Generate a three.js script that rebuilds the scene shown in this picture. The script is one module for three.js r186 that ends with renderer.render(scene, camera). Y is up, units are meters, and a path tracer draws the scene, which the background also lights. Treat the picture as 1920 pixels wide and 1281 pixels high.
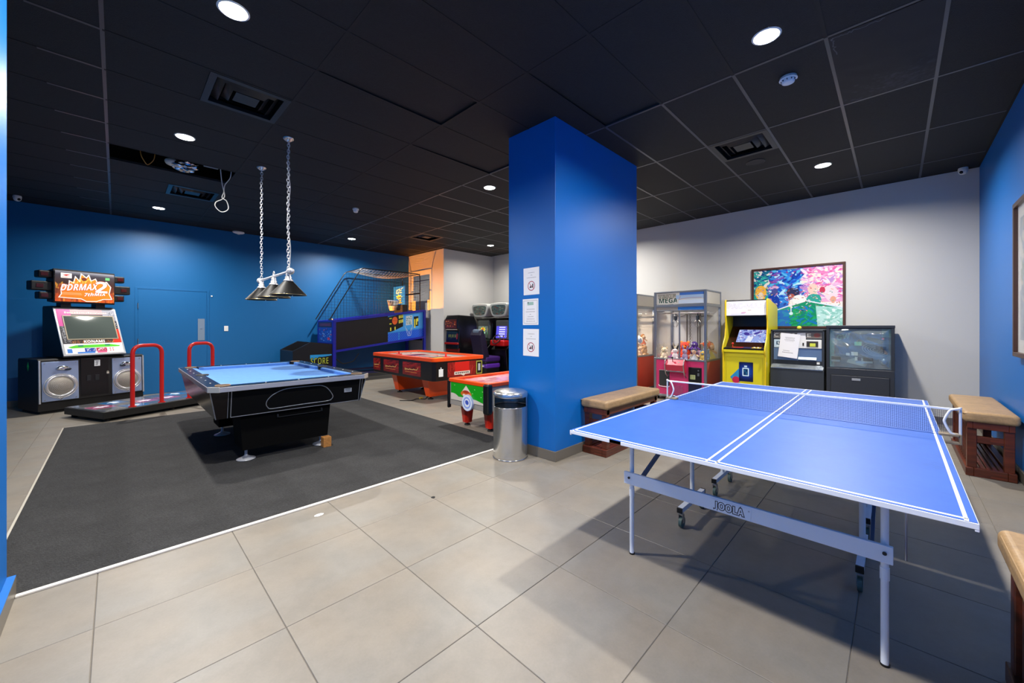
import * as THREE from 'three';
import { RoundedBoxGeometry } from 'three/addons/geometries/RoundedBoxGeometry.js';
import { mergeGeometries } from 'three/addons/utils/BufferGeometryUtils.js';
import { RectAreaLightUniformsLib } from 'three/addons/lights/RectAreaLightUniformsLib.js';

// ---------------------------------------------------------------- camera, light, exposure
const scene = new THREE.Scene();
const renderer = new THREE.WebGLRenderer();
renderer.toneMapping = THREE.LinearToneMapping;
renderer.toneMappingExposure = 1.0;
renderer.shadowMap.enabled = true;
RectAreaLightUniformsLib.init();
scene.background = new THREE.Color(0x000000);
const EYE = 1.362, FOCAL = 730.6, YAW = 44.55 * Math.PI / 180;
const camera = new THREE.PerspectiveCamera(2 * Math.atan(640.5 / FOCAL) * 180 / Math.PI, 1920 / 1281, 0.05, 60);
camera.position.set(0, EYE, 0);
camera.lookAt(Math.cos(YAW), EYE, -Math.sin(YAW));
camera.setViewOffset(1920, 1281, 0, 29.6, 1920, 1281);   // shift lens: the horizon lies above the middle
camera.updateProjectionMatrix();
scene.add(camera);

const LAMP = 2500;                    // radiance of one LED downlight
const LAMP_COLOR = 0xfffaf2;
const CEIL = 3.46, WALLTOP = 3.98;

// ---------------------------------------------------------------- helpers
const PI = Math.PI;
let seed = 12345;
const rnd = () => { seed = (seed * 1664525 + 1013904223) >>> 0; return seed / 4294967296; };
const rr = (a, b) => a + (b - a) * rnd();
const used = {};
function numbered(n) { used[n] = (used[n] || 0) + 1; return used[n] === 1 ? n : n + '_' + String(used[n] - 1).padStart(3, '0'); }
function clean(g) {
  if (g.index) g = g.toNonIndexed();
  for (const k of Object.keys(g.attributes)) if (!['position', 'normal', 'uv'].includes(k)) g.deleteAttribute(k);
  g.morphAttributes = {}; g.clearGroups();
  return g;
}
function join(list) { list = list.flat(); return list.length === 1 ? list[0] : mergeGeometries(list.map(clean)); }
function mesh(name, geo, mat, parent, pos, rot) {
  const m = new THREE.Mesh(Array.isArray(geo) ? join(geo) : geo, mat); m.name = name;
  if (pos) m.position.set(...pos); if (rot) m.rotation.set(...rot);
  if (parent) parent.add(m); return m;
}
function thing(name, label, category, pos = [0, 0, 0], turn = 0, group) {
  const o = new THREE.Group(); o.name = numbered(name); o.position.set(...pos); o.rotation.y = turn;
  o.userData = { label, category }; if (group) o.userData.group = group; scene.add(o); return o;
}
function single(name, geo, mat, label, category, pos, rot, group) {
  const m = mesh(numbered(name), geo, mat, scene, pos, rot); m.userData = { label, category }; if (group) m.userData.group = group; return m;
}
function struct(name, geo, mat, label) {
  const m = mesh(numbered(name), geo, mat, scene); m.userData = { kind: 'structure', label, category: name.split('_')[0] }; return m;
}
// geometries (centre given)
const B0 = (w, h, d, x = 0, y = 0, z = 0) => new THREE.BoxGeometry(w, h, d).translate(x, y, z);
const B = (w, h, d, x = 0, y = 0, z = 0, r = 0.005) => new RoundedBoxGeometry(w, h, d, 1, Math.min(r, w / 2.1, h / 2.1, d / 2.1)).translate(x, y, z);
const BB = (w, h, d, x = 0, y = 0, z = 0, r = 0.02) => new RoundedBoxGeometry(w, h, d, 3, Math.min(r, w / 2.1, h / 2.1, d / 2.1)).translate(x, y, z);
const box = (x0, x1, y0, y1, z0, z1, r = 0) => r ? B(x1 - x0, y1 - y0, z1 - z0, (x0 + x1) / 2, (y0 + y1) / 2, (z0 + z1) / 2, r) : B0(x1 - x0, y1 - y0, z1 - z0, (x0 + x1) / 2, (y0 + y1) / 2, (z0 + z1) / 2);
const Cyl = (r1, r2, h, x = 0, y = 0, z = 0, seg = 24) => new THREE.CylinderGeometry(r1, r2, h, seg).translate(x, y, z);
const Sph = (r, x = 0, y = 0, z = 0, sx = 1, sy = 1, sz = 1, seg = 16) => new THREE.SphereGeometry(r, seg, Math.max(8, seg * 0.7 | 0)).scale(sx, sy, sz).translate(x, y, z);
const Tor = (R, r, x = 0, y = 0, z = 0, seg = 28, rs = 8) => new THREE.TorusGeometry(R, r, rs, seg).translate(x, y, z);
function Rod(a, b, r, seg = 8) {
  const A = new THREE.Vector3(...a), D = new THREE.Vector3(...b).sub(A), L = D.length();
  const g = new THREE.CylinderGeometry(r, r, L, seg); g.translate(0, L / 2, 0);
  g.applyQuaternion(new THREE.Quaternion().setFromUnitVectors(new THREE.Vector3(0, 1, 0), D.normalize())); return g.translate(...a);
}
function Bar(a, b, w, h) {          // square bar between two points
  const A = new THREE.Vector3(...a), D = new THREE.Vector3(...b).sub(A), L = D.length();
  const g = new THREE.BoxGeometry(w, h, L); const m = new THREE.Matrix4().lookAt(new THREE.Vector3(...b), A, new THREE.Vector3(0, 1, 0));
  g.applyMatrix4(m); const c = A.clone().addScaledVector(D, 0.5); return g.translate(c.x, c.y, c.z);
}
class PolyCurve extends THREE.CurvePath { }
function Tube(pts, r, { closed = false, tension = 0.3, seg = 40, rs = 8, round = 0 } = {}) {
  const v = pts.map(p => new THREE.Vector3(...p)); let curve;
  if (round) {
    curve = new THREE.CurvePath(); let prev = v[0];
    for (let i = 1; i < v.length - 1; i++) {
      const a = v[i].clone().lerp(v[i - 1], Math.min(0.49, round / v[i].distanceTo(v[i - 1]))), b = v[i].clone().lerp(v[i + 1], Math.min(0.49, round / v[i].distanceTo(v[i + 1])));
      curve.add(new THREE.LineCurve3(prev, a)); curve.add(new THREE.QuadraticBezierCurve3(a, v[i], b)); prev = b;
    }
    curve.add(new THREE.LineCurve3(prev, v[v.length - 1]));
  } else curve = new THREE.CatmullRomCurve3(v, closed, 'catmullrom', tension);
  return new THREE.TubeGeometry(curve, seg, r, rs, closed);
}
function shapeOf(pts) { const s = new THREE.Shape(); pts.forEach((p, i) => i ? s.lineTo(p[0], p[1]) : s.moveTo(p[0], p[1])); s.closePath(); return s; }
const Ext = (pts, depth, bevel = 0) => new THREE.ExtrudeGeometry(Array.isArray(pts) ? shapeOf(pts) : pts, { depth, bevelEnabled: bevel > 0, bevelThickness: bevel, bevelSize: bevel, bevelSegments: 1, curveSegments: 10 });
// a profile drawn in (z, y) swept along x over width w around xc
const Side = (pts, w, xc = 0, bevel = 0) => Ext(pts, w - 2 * bevel, bevel).translate(0, 0, bevel).rotateY(-PI / 2).translate(w / 2 + xc, 0, 0);
// a plan drawn in (x, z) raised from y0 to y1
const Plan = (pts, y0, y1, bevel = 0) => Ext(pts.map(p => [p[0], -p[1]]), y1 - y0 - 2 * bevel, bevel).rotateX(-PI / 2).translate(0, y0 + bevel, 0);
const Lathe = (pts, seg = 32) => new THREE.LatheGeometry(pts.map(p => new THREE.Vector2(p[0], p[1])), seg);
function uvm(g, s = 1) {            // uv in metres, projected along each face's own axis
  g = clean(g); const p = g.attributes.position, n = g.attributes.normal, uv = new Float32Array(p.count * 2);
  for (let i = 0; i < p.count; i++) {
    const ax = Math.abs(n.getX(i)), ay = Math.abs(n.getY(i)), az = Math.abs(n.getZ(i));
    let u, v; if (ay >= ax && ay >= az) { u = p.getX(i); v = p.getZ(i); } else if (ax >= az) { u = p.getZ(i); v = p.getY(i); } else { u = p.getX(i); v = p.getY(i); }
    uv[i * 2] = u / s; uv[i * 2 + 1] = v / s;
  }
  g.setAttribute('uv', new THREE.BufferAttribute(uv, 2)); return g;
}
// textures
function ctex(w, h, draw, repeat) {
  const c = document.createElement('canvas'); c.width = w; c.height = h; const x = c.getContext('2d'); draw(x, w, h);
  const t = new THREE.CanvasTexture(c); t.colorSpace = THREE.SRGBColorSpace; t.magFilter = THREE.LinearFilter;
  if (repeat) { t.wrapS = t.wrapT = THREE.RepeatWrapping; t.repeat.set(...repeat); } return t;
}
function noiseTex(n, fn, srgb = true) {
  const d = new Uint8Array(n * n * 4);
  for (let y = 0; y < n; y++) for (let x = 0; x < n; x++) { const c = fn(x, y); const i = (y * n + x) * 4; d[i] = c[0]; d[i + 1] = c[1]; d[i + 2] = c[2]; d[i + 3] = 255; }
  const t = new THREE.DataTexture(d, n, n); t.wrapS = t.wrapT = THREE.RepeatWrapping; t.magFilter = THREE.LinearFilter; t.minFilter = THREE.LinearFilter; if (srgb) t.colorSpace = THREE.SRGBColorSpace; t.needsUpdate = true; return t;
}
function valueNoise(n, cell, s0) {     // tiling smooth noise 0..1
  const k = n / cell, g = []; let s = s0; const r = () => { s = (s * 1664525 + 1013904223) >>> 0; return s / 4294967296; };
  for (let i = 0; i < k * k; i++) g.push(r());
  return (x, y) => { const fx = x / cell, fy = y / cell, ix = Math.floor(fx), iy = Math.floor(fy); let tx = fx - ix, ty = fy - iy; tx = tx * tx * (3 - 2 * tx); ty = ty * ty * (3 - 2 * ty);
    const q = (a, b) => g[((b % k + k) % k) * k + ((a % k + k) % k)]; return (q(ix, iy) * (1 - tx) + q(ix + 1, iy) * tx) * (1 - ty) + (q(ix, iy + 1) * (1 - tx) + q(ix + 1, iy + 1) * tx) * ty; };
}
const mats = {};
function mat(color, rough = 0.5, metal = 0, o = {}) {
  const key = o.map || o.bumpMap || o.emissive !== undefined ? null : JSON.stringify([color, rough, metal, o]);
  if (key && mats[key]) return mats[key];
  const phys = ['clearcoat', 'transmission', 'sheen', 'ior', 'thickness', 'clearcoatRoughness', 'specularIntensity'].some(k => k in o);
  const m = new (phys ? THREE.MeshPhysicalMaterial : THREE.MeshStandardMaterial)({ color, roughness: rough, metalness: metal, ...o });
  if (key) mats[key] = m; return m;
}
const printed = (tex, rough = 0.45, o = {}) => mat(0xffffff, rough, 0, { map: tex, ...o });
const screenMat = (tex, k = 1) => new THREE.MeshStandardMaterial({ color: 0x050505, roughness: 0.15, emissive: 0xffffff, emissiveMap: tex, emissiveIntensity: k });
function parts(name, geos, m, parent) { return geos.map(g => mesh(name, g, m, parent)); }
// flat printed panel: a thin board whose front (+z) carries the print
function board(name, w, h, material, parent, pos, rot, t = 0.004) { return mesh(name, new THREE.BoxGeometry(w, h, t), material, parent, pos, rot); }

// ---------------------------------------------------------------- shared materials
const n64 = valueNoise(256, 64, 7), n16 = valueNoise(256, 16, 8), n4 = valueNoise(256, 4, 9), n2 = valueNoise(256, 2, 10);
const rollerBump = noiseTex(256, (x, y) => { const v = 90 + 80 * n2(x, y) + 60 * n4(x, y); return [v, v, v]; }, false);
rollerBump.repeat.set(3, 3);
const bluePaint = mat(0x0068bc, 0.42, 0, { bumpMap: rollerBump, bumpScale: 0.0006 });
const warmLitBluePaint = mat(0x005e9a, 0.5, 0, { bumpMap: rollerBump, bumpScale: 0.0006 });  // same blue paint, with the back wall's dim warm light in its colour
const whitePaint = mat(0xcdcbc7, 0.6, 0, { bumpMap: rollerBump, bumpScale: 0.0006 });
const black = mat(0x0b0b0c, 0.45), blackGloss = mat(0x08080a, 0.18), blackSoft = mat(0x101012, 0.7);
const chrome = mat(0xd8d8da, 0.12, 1), steel = mat(0xb9babb, 0.3, 1), alu = mat(0xa9adb2, 0.38, 0.9), darkMetal = mat(0x35373a, 0.45, 0.7);
const white = mat(0xe8e8e6, 0.5), paper = mat(0xf2f1ec, 0.75), rubber = mat(0x161616, 0.85);
const glass = mat(0xffffff, 0.03, 0, { transmission: 1, thickness: 0, ior: 1.45 });
// ================================================================ SETTING
// ---- walls
const NX = 6.24, NZ = -10.55, SZ = 0.79, EX = 8.0, WX = -0.385, WZ = -3.176;
const wallN = struct('wall_north', uvm(box(-2.35, NX + 0.1, 0, WALLTOP, NZ - 0.15, NZ)), warmLitBluePaint, 'blue painted back wall behind the dance machine');
struct('wall_east', uvm(box(EX, EX + 0.25, 0, WALLTOP, -3.19, SZ + 0.15)), whitePaint, 'white wall behind the yellow arcade cabinet and painting');
struct('wall_east', uvm(box(EX + 0.08, EX + 0.25, 0, WALLTOP, -8.8, -3.19)), whitePaint, 'slightly set back white wall behind the claw machines');
struct('wall_northeast', uvm(box(NX, EX + 0.25, 0, WALLTOP, NZ - 0.15, -8.75)), whitePaint, 'white boxed-out wall corner beside the basketball game');
struct('wall_south', uvm(box(WX - 0.15, EX + 0.25, 0, WALLTOP, SZ, SZ + 0.15)), bluePaint, 'blue painted wall with the framed picture at the right');
struct('wall_west', uvm(box(WX - 0.15, WX, 0, WALLTOP, WZ, SZ + 0.15)), bluePaint, 'blue wall end at the left edge of the picture');
struct('wall_west', uvm(box(-2.35, WX - 0.15, 0, WALLTOP, WZ, WZ + 0.15)), bluePaint, 'blue return wall behind the left wall end');
struct('wall_west', uvm(box(-2.35, -2.2, 0, WALLTOP, NZ - 0.15, WZ + 0.15)), warmLitBluePaint, 'blue side wall left of the dance machine');
const CX0 = 3.085, CX1 = 4.813, CZ0 = -3.09, CZ1 = -2.43;
struct('pillar', uvm(box(CX0, CX1, 0, WALLTOP, CZ0, CZ1, 0.006)), bluePaint, 'square blue painted pillar in the middle of the room');

// ---- floor: tiles on a recessed grout bed
const TS = 0.6093, TX = 1.1475, TZ = -1.3517;
const grout = mat(0x6e685f, 0.9);
const floor = struct('floor', uvm(box(-2.35, EX + 0.25, -0.12, -0.0035, NZ - 0.15, SZ + 0.15)), grout, 'floor of large square grey-beige tiles');
const tileTex = [0, 1, 2].map(k => noiseTex(256, (x, y) => {
  const X = x + 83 * k, Y = y + 47 * k, v = 0.94 + 0.05 * n64(X, Y) + 0.04 * n16(X, Y) + 0.03 * n2(X, Y) + 0.02 * n4(Y, X), w = 0.5 * (n64(Y, X) - 0.5) * 8;
  return [Math.min(255, 126 * v + w), Math.min(255, 120 * v), Math.min(255, 111 * v - w)];
}));
const tileMats = tileTex.map(t => mat(0xffffff, 0.42, 0, { map: t }));
function tileGeo(w, d) { // slab with a small chamfer round the top
  const h = 0.01, c = 0.0018, a = w / 2, b = d / 2, P = [], U = [];
  const quad = (...q) => { for (const i of [0, 1, 2, 0, 2, 3]) { P.push(...q[i]); U.push(q[i][0] / TS + 0.5, q[i][2] / TS + 0.5); } };
  const t = [[-a + c, 0, b - c], [a - c, 0, b - c], [a - c, 0, -b + c], [-a + c, 0, -b + c]], e = [[-a, -c, b], [a, -c, b], [a, -c, -b], [-a, -c, -b]], o = e.map(p => [p[0], -h, p[2]]);
  quad(...t); for (let i = 0; i < 4; i++) { const j = (i + 1) % 4; quad(e[i], e[j], t[j], t[i]); quad(o[i], o[j], e[j], e[i]); }
  const g = new THREE.BufferGeometry(); g.setAttribute('position', new THREE.Float32BufferAttribute(P, 3)); g.setAttribute('uv', new THREE.Float32BufferAttribute(U, 2)); g.computeVertexNormals(); return g;
}
const tileCache = {};
function cutTiles(x0, x1, z0, z1, skip) {
  for (let i = -8; i < 14; i++) for (let j = -6; j < 18; j++) {
    const a0 = Math.max(x0, TX + i * TS), a1 = Math.min(x1, TX + (i + 1) * TS), b0 = Math.max(z0, TZ - (j + 1) * TS), b1 = Math.min(z1, TZ - j * TS);
    if (a1 - a0 < 0.03 || b1 - b0 < 0.03 || (skip && skip(a0, a1, b0, b1))) continue;
    const w = a1 - a0 - 0.003, d = b1 - b0 - 0.003, key = w.toFixed(3) + d.toFixed(3);
    const g = tileCache[key] || (tileCache[key] = tileGeo(w, d));
    mesh('floor_tile', g, tileMats[rnd() * 3 | 0], floor, [(a0 + a1) / 2, 0, (b0 + b1) / 2]);
  }
}
const MX0 = -0.486, MX1 = 3.24, MZ0 = -7.85, MZ1 = -3.155;
const underMat = (a0, a1, b0, b1) => (a0 > MX0 + 0.02 && a1 < MX1 - 0.02 && b0 > MZ0 + 0.02 && b1 < MZ1 - 0.02) || (a0 > NX - 0.02 && b1 < -8.74) || (a1 < WX + 0.01 && b0 > WZ - 0.01) || (a0 > CX0 && a1 < CX1 && b0 > CZ0 && b1 < CZ1);
cutTiles(-2.2, EX + 0.05, NZ, SZ, underMat);

// ---- carpet
const carpetTex = noiseTex(256, (x, y) => { const v = 20 + 26 * n2(x, y) * n2(y + 31, x) + 14 * n4(x, y) + 10 * n64(x, y); return [v, v, v * 1.02]; });
const carpetBump = noiseTex(256, (x, y) => { const v = 255 * n2(x, y); return [v, v, v]; }, false);
carpetTex.repeat.set(2, 2); carpetBump.repeat.set(2, 2);
single('carpet', uvm(box(MX0, MX1, 0, 0.008, MZ0, MZ1, 0.002)), mat(0xffffff, 0.95, 0, { map: carpetTex, bumpMap: carpetBump, bumpScale: 0.003 }), 'dark charcoal carpet square under the pool table', 'carpet');
struct('trim_1', box(WX + 0.03, MX1, 0, 0.011, MZ1, MZ1 + 0.028, 0.003), mat(0xe6e0d6, 0.4), 'pale metal edging strip along the front of the carpet');
struct('trim_2', box(MX0 - 0.014, MX0, 0, 0.01, MZ0, MZ1, 0.003), mat(0xb8b2a6, 0.4), 'thin pale edging strip along the left side of the carpet');

// ---- baseboards (grey tile skirting)
const skirt = mat(0x6d675e, 0.4), BH = 0.1, BT = 0.014;
struct('baseboard_pillar', [box(CX0 - BT, CX1 + BT, 0, BH, CZ1, CZ1 + BT, 0.002), box(CX0 - BT, CX1 + BT, 0, BH, CZ0 - BT, CZ0, 0.002), box(CX0 - BT, CX0, 0, BH, CZ0, CZ1, 0.002), box(CX1, CX1 + BT, 0, BH, CZ0, CZ1, 0.002)], skirt, 'grey tile skirting around the foot of the blue pillar');
struct('baseboard_north', [box(-2.2, 0.26, 0, BH, NZ, NZ + BT, 0.002), box(1.41, NX, 0, BH, NZ, NZ + BT, 0.002)], skirt, 'grey skirting along the blue back wall');
struct('baseboard_east', [box(EX - BT, EX, 0, BH, -3.19, SZ, 0.002), box(EX + 0.08 - BT, EX + 0.08, 0, BH, -8.75, -3.2, 0.002)], skirt, 'grey skirting along the white right wall');
struct('baseboard_northeast', [box(NX, EX + 0.06, 0, BH, -8.75, -8.75 + BT, 0.002), box(NX - BT, NX, 0, BH, NZ + BT, -8.75 + BT, 0.002)], skirt, 'grey skirting around the white boxed-out corner');
struct('baseboard_south', box(WX, EX - BT, 0, BH, SZ - BT, SZ, 0.002), skirt, 'grey skirting along the blue right wall');
struct('baseboard_west', [box(WX, WX + 0.03, 0, BH - 0.006, WZ, SZ - BT, 0.002)], skirt, 'grey skirting at the foot of the left wall end');
struct('trim_3', box(WX, WX + 0.03, BH - 0.006, BH, WZ, SZ - BT, 0.002), bluePaint, 'blue painted ledge on top of the left skirting');

// ---- door in the back wall
{
  const d = struct('door_1', uvm(box(0.3, 1.365, 0.005, 2.08, NZ, NZ + 0.005, 0.002)), warmLitBluePaint, 'flush blue service door in the back wall');
  mesh('door_frame', [box(0.255, 0.294, 0, 2.125, NZ, NZ + 0.008, 0.002), box(1.371, 1.41, 0, 2.125, NZ, NZ + 0.008, 0.002), box(0.294, 1.371, 2.086, 2.125, NZ, NZ + 0.008, 0.002)], warmLitBluePaint, d);
  const pl = mesh('push_plate', box(1.215, 1.33, 1.05, 1.51, NZ + 0.005, NZ + 0.009, 0.001), mat(0x9fb0bb, 0.35, 0.6), d); pl.userData.label = 'brushed steel push plate';
  mesh('keyhole', Cyl(0.012, 0.012, 0.006, 0, 0, 0, 16).rotateX(PI / 2).translate(1.272, 1.3, NZ + 0.011), steel, pl);
  for (const y of [0.35, 1.05, 1.75]) mesh('hinge', [Cyl(0.008, 0.008, 0.11, 0.297, y, NZ + 0.012, 10)], steel, d);
}

// ---- ceiling: panels in a black grid, plenum above
const plenum = mat(0x0c0c0d, 0.9);
const ceiling = struct('ceiling', box(-2.35, EX + 0.25, WALLTOP, WALLTOP + 0.12, NZ - 0.15, SZ + 0.15), plenum, 'suspended ceiling of black painted panels in a grid');
const GX = k => -0.07 + 1.232 * k, GZ = j => -0.97 - 0.607 * j;
const panelTex = noiseTex(256, (x, y) => { const v = 11 + 8 * n2(x, y) + 5 * n16(x, y); return [v, v, v * 1.03]; });
const panelBump = noiseTex(256, (x, y) => { const v = 255 * (n2(x, y) > 0.62 ? 0.2 : 0.9) * (0.7 + 0.3 * n4(x, y)); return [v, v, v]; }, false);
panelTex.repeat.set(3, 3); panelBump.repeat.set(3, 3);
const panelMat = mat(0xffffff, 0.75, 0, { map: panelTex, bumpMap: panelBump, bumpScale: 0.0012 });
const barBlack = mat(0x0b0b0c, 0.7), barGrey = mat(0x46464b, 0.35, 0.2);   // one grid finish: glancing sheen put into the grey, shaded gaps into the black
const pcache = {};
const LAMPS = [
  [0.548, -3.141, 'round glowing downlight at the top left of the picture'],
  [0.537, -5.628, 'round glowing downlight above the missing ceiling panel'],
  [0.532, -9.36, 'round glowing downlight close to the blue wall above the service door'],
  [3.992, -9.36, 'round glowing downlight close to the blue wall above the basketball game'],
  [3.98, -4.396, 'round glowing downlight just left of the pillar top'],
  [6.865, -7.545, 'round glowing downlight farthest back above the racing games', 0.5],
  [3.305, -0.667, 'round glowing downlight above the table tennis table beside the smoke detector'],
  [6.482, -0.677, 'round glowing downlight above the painting near the white wall'],
  [0.64, -0.66, 'round downlight above the camera corner, out of the picture'],
  [6.87, -4.35, 'round downlight behind the pillar above the claw machines', 0.75],
];
const holes = [[0, 9]], ventCells = [[0, 5, 1], [0, 11, 1], [4, 11, 0], [4, 0, 0]];
const inRoom = (x0, x1, z0, z1) => !(x0 > NX - 0.05 && z1 < -8.7) && !(x1 < WX + 0.05 && z0 > WZ - 0.1) && !(x0 > CX0 && x1 < CX1 && z0 > CZ0 && z1 < CZ1);
function panel(x0, x1, z0, z1, tilt) {
  x0 = Math.max(x0, -2.2); x1 = Math.min(x1, EX); z0 = Math.max(z0, NZ); z1 = Math.min(z1, SZ);
  if (x1 - x0 < 0.05 || z1 - z0 < 0.05 || !inRoom(x0, x1, z0, z1)) return;
  const key = (x1 - x0).toFixed(3) + '/' + (z1 - z0).toFixed(3);
  const lamp = LAMPS.find(l => l[0] > x0 && l[0] < x1 && l[1] > z0 && l[1] < z1);
  if (lamp) { // panel cut out round the downlight
    const cx = (x0 + x1) / 2, cz = (z0 + z1) / 2, a = (x1 - x0) / 2 - 0.003, b = (z1 - z0) / 2 - 0.003, sh = shapeOf([[-a, -b], [a, -b], [a, b], [-a, b]]), h = new THREE.Path();
    h.absarc(lamp[0] - cx, -(lamp[1] - cz), 0.08, 0, 2 * PI, true); sh.holes.push(h);
    return mesh('ceiling_panel', uvm(new THREE.ExtrudeGeometry(sh, { depth: 0.014, bevelEnabled: false, curveSegments: 24 }).rotateX(-PI / 2).translate(0, -0.007, 0)), panelMat, ceiling, [cx, CEIL + 0.0085, cz], tilt);
  }
  const g = pcache[key] || (pcache[key] = uvm(B0(x1 - x0 - 0.006, 0.014, z1 - z0 - 0.006)));
  return mesh('ceiling_panel', g, panelMat, ceiling, [(x0 + x1) / 2, CEIL + 0.0085, (z0 + z1) / 2], tilt);
}
for (let k = -2; k < 7; k++) for (let j = -3; j < 16; j++) {
  const x0 = GX(k), x1 = GX(k + 1), z0 = GZ(j + 1), z1 = GZ(j);
  if (holes.some(h => h[0] === k && h[1] === j) || (k === 3 && j === -2)) continue;
  const v = ventCells.find(h => h[0] === k && h[1] === j);
  if (v) { const xm = (x0 + x1) / 2; v[2] ? panel(x0, xm, z0, z1) : panel(xm, x1, z0, z1); continue; }
  const raised = (k === 1 && j === 3) || (k === 2 && j === 1) || (k === 2 && j === 4);
  const p = panel(x0, x1, z0, z1, raised ? [0, 0, 0.012] : undefined); if (p && raised) p.position.y += 0.012;
}
// the water damaged panel sags and shows grey bloom
{
  const x0 = GX(3) + 0.02, z0 = GZ(-2) + 0.01, w = 1.19, d = 0.585, nx = 24, nz = 12;
  const g = new THREE.PlaneGeometry(w, d, nx, nz).rotateX(PI / 2); const p = g.attributes.position;
  for (let i = 0; i < p.count; i++) { const u = p.getX(i) / w + 0.5, v = p.getZ(i) / d + 0.5; p.setY(i, -0.018 * Math.sin(u * PI) * Math.sin(v * PI) - 0.006 * n16(u * 256, v * 256) * Math.sin(u * PI)); }
  g.computeVertexNormals();
  const t = ctex(512, 256, (c, W, H) => {
    c.fillStyle = '#17171a'; c.fillRect(0, 0, W, H);
    for (let i = 0; i < 2600; i++) { const a = rnd(), b = rnd(), m = Math.exp(-Math.pow((a - 0.86) / 0.13, 2) - Math.pow((b - 0.62) / 0.3, 2)) + 0.9 * Math.exp(-Math.pow((a - 0.99) / 0.04, 2)) * (b > 0.9 || b < 0.2 ? 1 : 0.3); if (rnd() < m) { const s = rr(2, 9), q = 36 + 34 * rnd(); c.fillStyle = `rgba(${q},${q},${q + 8},0.28)`; c.beginPath(); c.arc(a * W, (1 - b) * H, s, 0, 7); c.fill(); } }
    c.strokeStyle = 'rgba(120,122,130,0.55)'; c.lineWidth = 3; c.beginPath(); c.moveTo(10, 250); for (let i = 0; i < 26; i++) c.lineTo(10 + rr(-4, 5), 250 - i * 5); c.stroke(); c.beginPath(); c.moveTo(8, 246); for (let i = 0; i < 18; i++) c.lineTo(8 + i * 6, 246 + rr(-5, 4)); c.stroke();
  });
  const s = mesh('ceiling_panel', g, printed(t, 0.7, { side: THREE.DoubleSide }), ceiling, [x0 + w / 2, CEIL - 0.002, (GZ(-1) + GZ(-2)) / 2]); s.userData.label = 'sagging water-stained ceiling panel';
}
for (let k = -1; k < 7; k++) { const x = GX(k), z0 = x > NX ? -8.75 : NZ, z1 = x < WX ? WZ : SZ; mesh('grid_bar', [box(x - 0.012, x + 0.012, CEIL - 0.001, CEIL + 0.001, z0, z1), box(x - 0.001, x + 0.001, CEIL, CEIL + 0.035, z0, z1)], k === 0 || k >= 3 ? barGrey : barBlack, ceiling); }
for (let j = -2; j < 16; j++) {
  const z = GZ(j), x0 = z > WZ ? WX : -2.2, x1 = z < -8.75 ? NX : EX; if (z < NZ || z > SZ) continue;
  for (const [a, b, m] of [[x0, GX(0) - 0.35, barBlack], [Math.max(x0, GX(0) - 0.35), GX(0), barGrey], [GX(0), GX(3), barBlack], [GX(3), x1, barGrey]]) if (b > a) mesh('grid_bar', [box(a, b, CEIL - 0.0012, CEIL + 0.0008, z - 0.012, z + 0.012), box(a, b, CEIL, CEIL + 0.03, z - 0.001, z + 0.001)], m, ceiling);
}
mesh('wall_angle', [box(-2.2, NX, CEIL - 0.002, CEIL, NZ, NZ + 0.02), box(EX - 0.02, EX, CEIL - 0.002, CEIL, -3.19, SZ), box(WX, EX, CEIL - 0.002, CEIL, SZ - 0.02, SZ), box(NX, EX, CEIL - 0.002, CEIL, -8.75, -8.73)], plenum, ceiling);

// ---- ceiling fittings
const lensMat = new THREE.MeshStandardMaterial({ color: 0xffffff, emissive: LAMP_COLOR, emissiveIntensity: 6 });
const ringMat = mat(0xd5d5d2, 0.5);
const REC = 0.027;
for (const [x, z, label, k = 1] of LAMPS) {
  const t = thing('downlight', label, 'ceiling light', [x, CEIL, z], 0, 'round recessed downlights');
  mesh('trim_ring', Lathe([[0.078, 0.0], [0.078, -0.004], [0.086, -0.005], [0.092, -0.001], [0.092, 0.0]], 40), ringMat, t);
  mesh('housing', [new THREE.CylinderGeometry(0.0785, 0.0785, REC + 0.01, 40, 1, true).translate(0, (REC + 0.01) / 2, 0), Cyl(0.079, 0.079, 0.006, 0, REC + 0.012, 0, 40)], mat(0x6c6c6c, 0.6, 0, { side: THREE.DoubleSide }), t);
  mesh('lens', Cyl(0.077, 0.077, 0.004, 0, REC + 0.002, 0, 40), lensMat, t);
  const l = new THREE.RectAreaLight(LAMP_COLOR, LAMP * k, 0.13, 0.13); l.position.set(0, REC - 0.003, 0); l.rotation.x = -PI / 2; t.add(l);
}
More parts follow.
